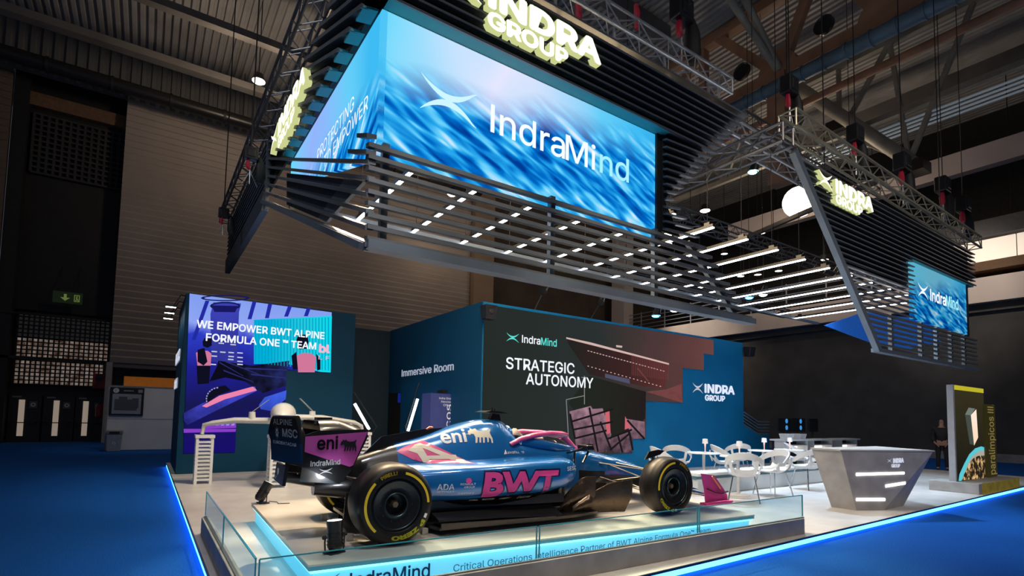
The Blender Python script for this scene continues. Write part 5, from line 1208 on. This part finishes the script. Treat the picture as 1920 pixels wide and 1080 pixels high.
lettering('lettering', 'REAL 92', decwhite, car, (-.885, .2, .52), rear, (0,0,1), .035, .36, local=True)
MB().prism([(-.885,.06,.64),(-.885,-.03,.64),(-.885,-.03,.60),(-.885,.015,.575),(-.885,.06,.60)], (.003,0,0)).build('shield_emblem', decwhite, car, True)
MB().path([(-.86, 0, .56), (-.5, 0, .50), (-.3, 0, .47)], [.05,.07,.10], 12).build('crash_structure', carbon, car, True)
# front wing
for lev, (z0, x0_, x1_) in enumerate(((.10, 4.25, 4.72), (.17, 4.10, 4.42), (.24, 3.98, 4.22))):
    def el(y, z0=z0, x0_=x0_, x1_=x1_):
        e = abs(y)/.95; zz = z0+.05*e+.02*(1-e); xs = -.10*e
        return [(x1_+xs, y, zz), ((x0_+x1_)/2+xs, y, zz+.035), (x0_+xs, y, zz+.075), (x0_+xs, y, zz+.065), ((x0_+x1_)/2+xs, y, zz+.012)]
    wing_strip(el, [-.93+.186*k for k in range(11)], 'front_wing_element', blue if lev else carbon)
for s_ in (-1, 1):
    ep = MB().prism([(4.12,s_*.96,.50),(4.36,s_*.97,.47),(4.52,s_*.98,.30),(4.60,s_*.98,.21),(4.62,s_*.98,.13),(4.20,s_*.96,.13),(4.19,s_*.95,.30)], (0,s_*.014,0)).build('front_wing_endplate', magenta, car, True)
    MB().beam((4.30,s_*.995,.46),(4.46,s_*1.0,.29),.012,.018).build('endplate_stripe', mat('stripe_orange', (.85, .35, .12), .4), ep, True)
    MB().path([(4.21,s_*.99,.30),(4.33,s_*1.01,.25),(4.46,s_*1.015,.23),(4.60,s_*1.01,.25)], .014, 6, flat=.6).build('dive_plane', carbon, ep, True)
    MB().prism([(4.15,s_*.92,.09),(4.66,s_*.95,.09),(4.68,s_*1.03,.10),(4.6,s_*1.06,.10),(4.15,s_*1.02,.09)], (0,0,.03)).build('foot_plate', magenta, ep, True)
# wheels
def wheel(x, y, r, hw, arcs, ptxt, ztxt):
    w = bpy.data.objects.new('wheel', None); COL.objects.link(w); w.parent = car; w.location = (x, y, r)
    prof = [(.235,-hw+.01),(.245,-hw-.004),(.275,-hw-.010),(.31,-hw-.006),(.338,-hw+.014),(r-.012,-hw+.05),(r-.002,-hw+.10),(r,-hw*.3),(r,hw*.3),(r-.002,hw-.10),(r-.012,hw-.05),(.338,hw-.014),(.31,hw+.006),(.275,hw+.010),(.245,hw+.004),(.235,hw-.01)]
    MB().lathe(prof, 64, axis='Y', closed=True).build('tyre', rubber, w, True)
    for f in (-1, 1):
        MB().lathe([(.238,f*(hw-.02)),(.222,f*(hw-.02)),(.215,f*(hw-.008)),(.16,f*(hw-.03)),(.125,f*(hw-.04)),(.10,f*(hw-.03)),(.092,f*(hw-.06)),(.085,f*(hw-.12)),(.04,f*(hw-.13)),(0,f*(hw-.13))], 48, axis='Y').build('wheel_cover', rimm, w, True)
    MB().lathe([(.0,-hw+.05),(.028,-hw+.05),(.038,-hw+.07),(.045,-hw+.13)], 6, axis='Y').build('wheel_nut', mat('nut_gold', (.45, .32, .18), .3, .8, noise=.1), w, True)
    MB().lathe([(.101,-hw+.026),(.106,-hw+.020),(.111,-hw+.026)], 40, axis='Y').lathe([(.212,-hw+.010),(.217,-hw+.003),(.222,-hw+.010)], 48, axis='Y').build('cover_ring', mat('ring_reflection_tint', (.05, .10, .12), .3, .7, noise=.05), w, True)  # dark metal rings tinted with the teal of a reflection
    mb = MB()
    for k in range(10):
        a = 2*PI*k/10; mb.lathe([(0,-hw+.028),(.007,-hw+.024)], 8, axis='Y', c=(.15*math.cos(a), 0, .15*math.sin(a)))
    mb.build('bolt', inkblack, w, True)
    yy = -hw-.013
    for a0, a1 in arcs:
        mb = MB(); n = max(2, int(abs(a1-a0)/4)); pa = [(r_*math.cos(math.radians(a0+(a1-a0)*k/n)), yy+(.004 if r_ > .3 else 0), r_*math.sin(math.radians(a0+(a1-a0)*k/n))) for r_ in (.283, .306) for k in range(n+1)]
        mb.add(pa, [(k, k+1, n+2+k, n+1+k) for k in range(n)])
        mb.build('sidewall_stripe', yel, w, True)
    def arc_text(s, a0, a1, rb, cap, name, m, bold=.02):
        v, f = text_geo(s, 0, bold); k = cap/CAP; xa = min(p[0] for p in v); xb = max(p[0] for p in v)
        v2, f2 = grid_cut([(p[0], p[1], 0) for p in v], f, (xb-xa)/24)
        pts = []
        for p in v2:
            a = math.radians(a0+(a1-a0)*(p[0]-xa)/(xb-xa)); rr = rb+p[1]*k; pts.append((rr*math.cos(a), yy-.001, rr*math.sin(a)))
        MB().add(pts, f2).build(name, m, w, True)
    arc_text('PIRELLI', ptxt[0], ptxt[1], .276, .03, 'lettering', yel)
    arc_text('P ZERO', ztxt[0], ztxt[1], .276, .034, 'lettering', mat('tyre_lime', (.62, .66, .04), .5), .05)
    q0, q1 = math.radians((ztxt[0]+12)), math.radians(ztxt[0]+4)
    MB().face([(.278*math.cos(q0), yy, .278*math.sin(q0)), (.303*math.cos(q0), yy, .303*math.sin(q0)), (.303*math.cos(q1), yy, .303*math.sin(q1)), (.278*math.cos(q1), yy, .278*math.sin(q1))]).build('sidewall_label', decwhite, w, True)
    return w
for y in (-.8, .8): wheel(0, y, .372, .20, [(136, 228), (77, 2)], (124, 93), (-30, -100))
for y in (-.85, .85): wheel(3.6, y, .362, .15, [(92, 186)], (76, 42), (262, 206))
# suspension
arm = mat('suspension_arm', (.22, .20, .17), .35, .6, noise=.15)
for s_ in (-1, 1):
    for p, q in (((2.95,s_*.22,.62),(3.58,s_*.72,.52)), ((3.35,s_*.16,.60),(3.62,s_*.72,.52)), ((2.98,s_*.24,.44),(3.56,s_*.72,.22)), ((3.45,s_*.16,.36),(3.62,s_*.72,.22)), ((3.2,s_*.2,.36),(3.6,s_*.70,.48)), ((3.15,s_*.2,.60),(3.48,s_*.72,.40))):
        MB().path([p, q], [.016, .014], 8, flat=.5).build('suspension_arm', arm, car, True)
    for p, q in (((.35,s_*.20,.55),(.02,s_*.62,.52)), ((-.25,s_*.12,.55),(-.02,s_*.62,.52)), ((.40,s_*.24,.32),(.02,s_*.62,.22)), ((-.25,s_*.12,.34),(-.02,s_*.62,.22)), ((0,s_*.14,.32),(0,s_*.62,.32))):
        MB().path([p, q], [.018, .016], 8, flat=.6).build('suspension_arm', carbon, car, True)
    MB().prism([(3.36,s_*.70,.68),(3.43,s_*.70,.78),(3.60,s_*.71,.805),(3.70,s_*.71,.79),(3.62,s_*.71,.74),(3.45,s_*.70,.70)], (0,s_*.02,0)).path([(3.5,s_*.71,.72),(3.55,s_*.71,.50)], .015, 6).build('wheel_winglet', carbon, car, True)
for x, y in ((-.30,-.55),(.42,-.62),(3.2,-.45),(-.3,.55),(3.2,.45)): MB().box(x-.03,x+.03,y-.03,y+.03,0,.06).build('stand_block', mat('pale_block', (.5, .5, .5), .5), car, True)
# ================================================================== CAFE CORNER, COUNTER, TOTEM, VISITOR
shell = mat('chair_white', (.72, .74, .76), .35, noise=.03, coat=.3)
def ribbon(mb, pts, w, th, ups):
    rings = []
    for i, (p, u) in enumerate(zip(pts, ups)):
        p = Vector(p); d = (Vector(pts[min(i+1, len(pts)-1)])-Vector(pts[max(i-1, 0)])).normalized(); u = Vector(u); u = (u-d*u.dot(d)).normalized(); n = d.cross(u)
        ww = w[i] if isinstance(w, list) else w
        rings.append([tuple(p+u*ww/2+n*th/2), tuple(p+u*ww/2-n*th/2), tuple(p-u*ww/2-n*th/2), tuple(p-u*ww/2+n*th/2)])
    mb.loft(rings, 0)
    return mb
def make_chair():
    t = thing('cafe_chair', 'x', 'chair', (0, 0, 0), 0, 'white open back cafe chairs')
    rings = []
    for k in range(9):
        y = -.24+.06*k; wv = .20+.07*math.sin(PI*min(1, (k+1)/7)); zz = .455-.02*math.sin(PI*k/8)+(.10*((k-6)/2)**2 if k > 6 else 0)
        rings.append([(wv*math.sin(a)*1.0, y, zz+.05*abs(math.sin(a))**3) for a in [(-PI/2)+PI*j/8 for j in range(9)]]+[(wv*math.sin(a)*.96, y, zz-.018+.05*abs(math.sin(a))**3) for a in [(PI/2)-PI*j/8 for j in range(9)]])
    MB().loft(rings, 0).build('seat', shell, t, True, angle=60)
    pts, ups, wd = [], [], []
    for k in range(17):
        a = PI*(k/16)*1.16-PI*.08; x = -.30*math.cos(a); y = -.06+.34*max(-.55, math.sin(a)); f = math.sin(max(0, min(PI, a)))
        pts.append((x, y, .60+.20*f**.8)); ups.append((0, .25*f, 1)); wd.append(.07+.05*f)
    ribbon(MB(), pts, wd, .022, ups).build('backrest', shell, t, True, angle=60)
    for s_ in (-1, 1):
        ribbon(MB(), [(s_*.29, -.16, .62), (s_*.275, -.19, .55), (s_*.24, -.14, .47)], .07, .02, [(0,1,0)]*3).build('armrest', shell, t, True)
        ribbon(MB(), [(s_*.22, .26, .72), (s_*.20, .26, .60), (s_*.16, .22, .48)], .05, .018, [(1,0,0)]*3).build('back_stay', shell, t, True)
        for q in (-1, 1): MB().tube((s_*.17, q*.15, .44), (s_*.25, q*.24, 0), .011, n=7).build('leg', chrome, t, True)
    return t
ch = make_chair(); used = False
def D_(deg): return math.radians(deg)
for x, y, a, lab in ((9.05, 5.75, 123, 'white cafe chair seen from behind before the nearest lamp table'), (10.35, 5.95, -100, 'white cafe chair turned sideways in front of the white bench'),
        (12.0, 6.1, 165, 'white cafe chair closest to the concrete counter'), (9.0, 7.5, 60, 'white cafe chair peeking out beside the front tyre behind the bench'), (10.0, 8.0, 123, 'white cafe chair behind the bench at the first lamp table'),
        (11.2, 7.6, 50, 'white cafe chair behind the middle of the bench, side on'), (12.5, 8.1, 140, 'white cafe chair behind the bench at the third lamp table'), (14.4, 7.6, 20, 'white cafe chair behind the bench near the bar')):
    if not used: c = ch; c.location = (x, y, .1); c.rotation_euler = (0, 0, D_(a)); c['label'] = lab; used = True
    else: c = copy_tree(ch, (x, y, .1), D_(a), lab)
    c.scale = (1.04, 1.04, 1.04)
def make_table():
    t = thing('cafe_table', 'x', 'table', (0,0,0), 0, 'round white cafe tables')
    MB().lathe([(0, .735), (.33, .735), (.345, .745), (.335, .76), (0, .76)], 32).build('table_top', white, t, True)
    MB().lathe([(.03, .02), (.028, .3), (.03, .735)], 14).build('stem', white, t, True)
    MB().lathe([(0, 0), (.22, 0), (.22, .012), (.05, .03), (0, .03)], 28).build('base', white, t, True)
    return t
def make_lamp():
    t = thing('table_lamp', 'x', 'lamp', (0,0,0), 0, 'small white table lamps')
    MB().lathe([(0, 0), (.055, 0), (.055, .012), (.012, .02), (0, .02)], 18).build('base', white, t, True)
    MB().lathe([(.010, .02), (.013, .12), (.024, .20)], 10).build('stem', mat('lamp_stem_pink', (.7, .5, .48), .4, emit=.55, ecol=(1, .62, .55)), t, True)
    MB().lathe([(.062, .19), (.060, .205), (.052, .29), (.0, .295)], 16).build('lamp_shade', mat('lamp_shade_white', (.75, .76, .8), .5, emit=.25, noise=.02), t, True)
    return t
tb = make_table(); lp = make_lamp(); first = True
for x, y, l1, l2 in ((9.95, 7.25, 'first round cafe table behind the white bench', 'white lamp on the first table behind the bench'), (9.7, 6.28, 'round cafe table in front of the white bench near the front wing', 'white lamp on the table nearest the front wing'),
        (12.3, 7.3, 'round cafe table at the far end behind the bench', 'white lamp on the far table by the blue low wall'), (13.45, 7.3, 'round cafe table behind the bench end beside the concrete counter', 'white lamp on the table nearest the concrete counter')):
    if first: a, b = tb, lp; a.location = (x, y, .1); b.location = (x+.05, y, .86); a['label'] = l1; b['label'] = l2; first = False
    else: copy_tree(tb, (x, y, .1), 0, l1); copy_tree(lp, (x+.05, y, .86), 0, l2)
t = thing('cafe_bench', 'long low white bench between the cafe tables', 'bench', (11.6, 6.8, .1))
MB().box(8.9, 14.4, 6.62, 7.0, .1, .40).build('bench_body', mat('bench_white', (.62, .66, .68), .5, noise=.04, scale=3), t, bevel=.01)
MB().box(8.88, 14.42, 6.64, 7.02, .40, .46).build('teal_band', mat('bench_teal', (.10, .20, .26), .6, noise=.1), t)  # dark teal band between bench body and cushion
MB().box(8.86, 14.44, 6.58, 7.04, .46, .52).build('seat_cushion', white, t, bevel=.015)

# reception counter: flared concrete block
At, Bt, Dt, Et = (9.73,4.87,1.08), (9.71,4.38,1.08), (11.40,3.64,1.08), (12.0,4.75,1.08)
Ab, Bb, Cb, Db, Eb = (9.86,4.62,.1), (9.86,4.31,.1), (10.35,4.01,.1), (11.22,4.04,.1), (11.4,4.5,.1)
t = thing('reception_counter', 'flared concrete reception counter with three glowing slits', 'counter', (10.5, 4.3, .1))
_n = (Vector(Dt)-Vector(Bt)).cross(Vector(Cb)-Vector(Bt)); Bb = (Bb[0], Bb[1]-(_n.dot(Vector(Bb)-Vector(Bt)))/_n.y, Bb[2])
MB().add([At,Bt,Dt,Et,Ab,Bb,Cb,Db,Eb], [(0,1,5,4),(1,2,6,5),(2,7,6),(2,3,8,7),(3,0,4,8),(4,5,6,7,8)]).build('body', concrete, t)
def out(p, c=(10.7,4.4), k=.03): v = Vector((p[0]-c[0], p[1]-c[1], 0)).normalized()*k; return (p[0]+v.x, p[1]+v.y, p[2])
MB().prism([out(p) for p in (At,Bt,Dt,Et)], (0,0,.025)).build('top', concrete_pale, t)
nrm = (Vector(Dt)-Vector(Bt)).cross(Vector(Cb)-Vector(Bt)).normalized()
if nrm.dot(EYE-Vector(Bt)) < 0: nrm = -nrm
def on_front(px, py, off=.004):
    d = ray(px, py); k = (Vector(Bt)-EYE).dot(nrm)/d.dot(nrm); return EYE+d*k+nrm*off
slit = glow('counter_slit', (.97, .96, .93), 5)
for q in (((1605,887),(1695,885),(1695,889),(1605,892)), ((1660,909),(1697,903),(1697,908),(1660,914)), ((1605,934),(1659,934),(1659,939),(1605,939))):
    f = [on_front(*p) for p in q]; MB().prism([tuple(p) for p in f], tuple(nrm*.006)).build('light_slit', slit, t)
a, b, c = on_front(1674, 868), on_front(1694, 867), on_front(1674, 860)
lettering('lettering', 'INDRA', letter_white, t, a, b-a, c-a, (c-a).length, (b-a).length, .01, .04)
a, b, c = on_front(1671, 876.5), on_front(1687, 876), on_front(1671, 870.5)
lettering('lettering', 'GROUP', letter_white, t, a, b-a, c-a, (c-a).length, (b-a).length, .008, .03)
a, b, c = on_front(1663, 868.5), on_front(1672, 868), on_front(1663, 860)
wings(a, b-a, c-a, (b-a).length, (c-a).length).build('emblem', letter_white, t)

# screen totem on a block
t = thing('totem_base', 'low concrete block with a yellow end under the space picture totem', 'plinth', (15.9, 4.25, .1))
MB().box(14.58, 17.45, 3.87, 4.75, .1, .32).build('block', concrete, t, bevel=.008)
MB().box(14.75, 17.44, 3.862, 3.87, .1, .318).build('yellow_panel', mat('yellow_panel', (.80, .60, .04), .5, noise=.25, scale=5), t)
t = thing('screen_totem', 'tall grey totem screen showing a satellite above a blue rimmed planet', 'totem', (15.7, 4.35, .32))
MB().box(14.74, 16.72, 4.30, 4.42, .32, 2.45).build('totem_body', mat('totem_grey', (.40, .42, .46), .5, noise=.06), t)
MB().box(14.82, 16.70, 4.285, 4.30, .33, 2.34).build('screen_face', grad_mat('space_ground', [(0, (.012, .011, .008)), (1, (.045, .038, .018))], 2, 0, 2.1, .8, .3, 1.), t)
MB().box(14.82, 16.70, 4.280, 4.30, 2.34, 2.44).build('yellow_band', glow('totem_yellow', (.62, .55, .03), .8), t)
def tq(zx, zy): p = onY(1750+zx/4.907, 700+zy/4.907, 4.279); return (p.x, 4.279, p.z)
MB().face([tq(*p) for p in ((292,380),(325,315),(385,325),(345,385))]).build('satellite_top', glow('sat_grey', (.20, .24, .22), .8), t)
MB().face([tq(*p) for p in ((292,380),(345,385),(375,660),(335,650))]).build('satellite_side', glow('sat_green', (.07, .09, .075), .8), t)
MB().face([tq(*p) for p in ((345,385),(395,330),(412,590),(375,665))]).build('satellite_bright', grad_mat('sat_picture', [(0, (.9, .35, .12)), (.4, (1, .72, .5)), (1, (1, .85, .75))], 2, -.2, 2, 1., .8, 4), t)
mb = MB(); pts = [(232,990),(240,930),(285,830),(330,745),(385,690),(440,672),(500,690)]
inner = [(262,990),(275,940),(310,850),(350,770),(400,725),(450,705),(500,715)]
mb.add([tq(*p) for p in pts]+[tq(*p) for p in inner], [(k, k+1, 8+k, 7+k) for k in range(6)]).build('planet_rim', glow('rim_cyan', (.10, .62, .70), .95), t)
def city():
    m = bpy.data.materials.new('city_lights_picture'); m.use_nodes = True; nt = m.node_tree; nt.nodes.remove(nt.nodes['Principled BSDF'])
    tc = nt.nodes.new('ShaderNodeTexCoord'); n = nt.nodes.new('ShaderNodeTexNoise'); n.inputs['Scale'].default_value = 9; n.inputs['Detail'].default_value = 6
    r = nt.nodes.new('ShaderNodeValToRGB'); r.color_ramp.elements[0].position = .48; r.color_ramp.elements[0].color = (.02, .016, .01, 1); r.color_ramp.elements[1].position = .68; r.color_ramp.elements[1].color = (1, .62, .28, 1)
    e = nt.nodes.new('ShaderNodeEmission'); nt.links.new(tc.outputs['Object'], n.inputs[0]); nt.links.new(n.outputs['Fac'], r.inputs[0]); nt.links.new(r.outputs[0], e.inputs[0]); nt.links.new(e.outputs[0], nt.nodes['Material Output'].inputs[0]); return m
MB().face([tq(*p) for p in [(258,985),(500,960),(500,715)]+inner[-2::-1]]).build('planet_night_side', city(), t)
mb = MB(); inn2 = [(300,900),(335,815),(370,780),(410,760),(450,755),(500,760)]
mb.add([(p[0], 4.278, p[2]) for p in [tq(*q) for q in inner[1:]]]+[(p[0], 4.278, p[2]) for p in [tq(*q) for q in inn2]], [(k, k+1, 7+k, 6+k) for k in range(5)]).build('planet_cloud', glow('cloud_cream', (.48, .50, .42), .8), t)
t = thing('word_panel', 'narrow dark panel with yellow vertical lettering beside the space totem', 'panel', (17.1, 4.35, .32))
MB().box(16.74, 17.5, 4.30, 4.42, .32, 2.08).build('panel', mat('olive_panel', (.035, .032, .012), .5, emit=.03, ecol=(.6, .5, .05), noise=.1), t)
MB().box(17.36, 17.5, 4.292, 4.30, .9, 2.08).build('olive_strip', mat('olive_strip', (.25, .20, .02), .5, emit=.06, ecol=(.8, .65, .05), noise=.1), t)
MB().box(16.56, 17.34, 4.24, 4.272, .33, 2.06).build('letter_backing', mat('olive_panel', (0,0,0)), t)
lettering('lettering', 'paral\u00edmpicos III', mat('letter_straw', (.62, .54, .28), .5, emit=.12, noise=.03), t, (17.20, 4.236, .38), (0,0,1), (-1,0,0), .42, 1.64, bold=.01)

# bar with shelves and monitors behind the cafe
t = thing('bar_counter', 'long white bar with lit shelves behind the cafe', 'bar', (19, 9.2, .1))
MB().box(16.2, 21.2, 8.9, 9.4, .96, 1.01).build('bar_top', white, t)
MB().box(16.3, 21.1, 9.3, 9.38, .1, .96).build('back_panel', satin_black, t)
for x in (16.3, 17.6, 18.0, 19.2, 19.9, 21.0): MB().box(x, x+.05, 8.95, 9.3, .1, .96).build('upright', white, t)
for x0_, x1_ in ((16.35, 17.6), (18.05, 19.2), (19.95, 21.0)):
    for z in (.42, .62, .8): MB().box(x0_, x1_, 8.95, 9.3, z, z+.03).build('shelf', white, t)
    MB().box(x0_, x1_, 9.27, 9.298, .66, .78).build('shelf_light', glow('shelf_light', (1, .86, .76), 1.6), t)
for i, (x, w_2) in enumerate(((17.6, .75), (18.5, .85), (19.5, .6))):
    t = thing('monitor', ('black monitor with blue spots at the near end of the bar', 'middle black monitor standing behind the bar', 'black monitor without spots at the far end of the bar')[i], 'monitor', (x, 9.7, .1), group='monitors behind the bar')
    MB().box(x-w_2/2, x+w_2/2, 9.68, 9.74, 1.22, 1.68).build('screen', satin_black, t)
    MB().tube((x, 9.73, .1), (x, 9.73, 1.3), .03, n=8).box(x-.3, x+.3, 9.55, 9.9, .1, .13).build('stand', satin_black, t)
    if i < 2:
        for z in (1.36, 1.58): MB().lathe([(0, 0), (.08, 0)], 14, axis='Y', c=(x+.12, 9.675, z)).build('screen_glow', glow('monitor_blue', (.05, .30, .75), .9), t)
for i, (x, lab) in enumerate(((16.7, 'white tray at the near end of the bar top'), (17.45, 'white tray standing before the first bar monitor'))):
    t = thing('bar_tray', lab, 'tray', (x, 9.1, 1.01), group='trays on the bar')
    MB().hexa([(x-.15,9.0,1.01),(x+.15,9.0,1.01),(x+.15,9.25,1.01),(x-.15,9.25,1.01),(x-.19,8.97,1.18),(x+.19,8.97,1.18),(x+.19,9.28,1.18),(x-.19,9.28,1.18)]).build('tray_body', white, t, bevel=.01)

# visitor standing by the totem
def skin(name, verts, edges, m, parent, root=0, sub=1):
    me = bpy.data.meshes.new(name); me.from_pydata([v[0] for v in verts], edges, []); me.materials.append(m)
    o = bpy.data.objects.new(name, me); COL.objects.link(o); o.parent = parent
    sk = o.modifiers.new('skin', 'SKIN'); sk.use_smooth_shade = True
    for i, v in enumerate(verts):
        r = v[1]; d = me.skin_vertices[0].data[i]; d.radius = r if isinstance(r, tuple) else (r, r); d.use_root = (i == root)
    s_ = o.modifiers.new('sub', 'SUBSURF'); s_.levels = sub; s_.render_levels = sub
    return o
t = thing('person', 'person in dark clothes standing with hands low behind the space totem', 'person', (22.6, 6.95, 0), math.radians(107))
skinm = mat('skin_tone', (.42, .24, .17), .55, noise=.05); cloth = mat('dark_clothes', (.012, .012, .015), .75, noise=.2); hairm = mat('dark_hair', (.03, .02, .015), .7, noise=.2)
# local axes: x to the person's side, -y is the way they face after turning; built facing +y
V = [((0,0,.95),(.15,.11)), ((0,0,1.15),(.15,.11)), ((0,0,1.36),(.17,.11)), ((0,0,1.47),.06), ((0,.01,1.55),.062), ((0,.02,1.66),(.075,.09)), ((0,.0,1.74),.05)]
Ed = [(0,1),(1,2),(2,3),(3,4),(4,5),(5,6)]
for s_ in (-1, 1):
    b = len(V); V += [((s_*.19,0,1.40),.05), ((s_*.25,-.02,1.14),.036), ((s_*.20,.14,.95),.03), ((s_*.13,.20,.88),(.035,.022))]
    Ed += [(2,b),(b,b+1),(b+1,b+2),(b+2,b+3)]
    for k in range(4):
        f = len(V); V += [((s_*(.11-.012*k),.21+.012*k,.835-.004*k),.009), ((s_*(.095-.010*k),.22+.010*k,.80+.006*abs(k-1.5)),.008)]; Ed += [(b+3,f),(f,f+1)]
    f = len(V); V += [((s_*.10,.235,.88),.010), ((s_*.075,.245,.86),.009)]; Ed += [(b+3,f),(f,f+1)]
    b = len(V); V += [((s_*.10,0,.86),.085), ((s_*.11,.01,.48),.055), ((s_*.12,-.01,.10),.038), ((s_*.13,.12,.03),(.035,.03))]
    Ed += [(0,b),(b,b+1),(b+1,b+2),(b+2,b+3)]
body_ = skin('body', V, Ed, skinm, t)
J = [((0,0,.90),(.175,.13)), ((0,0,1.15),(.175,.13)), ((0,0,1.36),(.19,.13)), ((0,0,1.45),.085)]; JE = [(0,1),(1,2),(2,3)]
for s_ in (-1, 1):
    b = len(J); J += [((s_*.20,0,1.40),.095), ((s_*.255,-.02,1.14),.085), ((s_*.205,.13,.955),.072)]; JE += [(2,b),(b,b+1),(b+1,b+2)]
skin('jacket', J, JE, cloth, t)
T_ = [((0,0,.95),(.16,.12))]; TE = []
for s_ in (-1, 1):
    b = len(T_); T_ += [((s_*.10,0,.84),.098), ((s_*.11,.01,.48),.07), ((s_*.12,-.01,.09),.058)]; TE += [(0,b),(b,b+1),(b+1,b+2)]
skin('trousers', T_, TE, cloth, t)
for s_ in (-1, 1): skin('shoe', [((s_*.12,-.05,.05),(.045,.045)), ((s_*.13,.16,.04),(.042,.035))], [(0,1)], inkblack, t)
skin('hair', [((0,-.03,1.70),(.075,.075)), ((0,-.01,1.755),(.06,.05))], [(0,1)], hairm, t)
MB().path([(0,.10,1.66),(0,.125,1.645),(0,.11,1.63)], [.010,.016,.012], 6).build('nose', skinm, t, True)
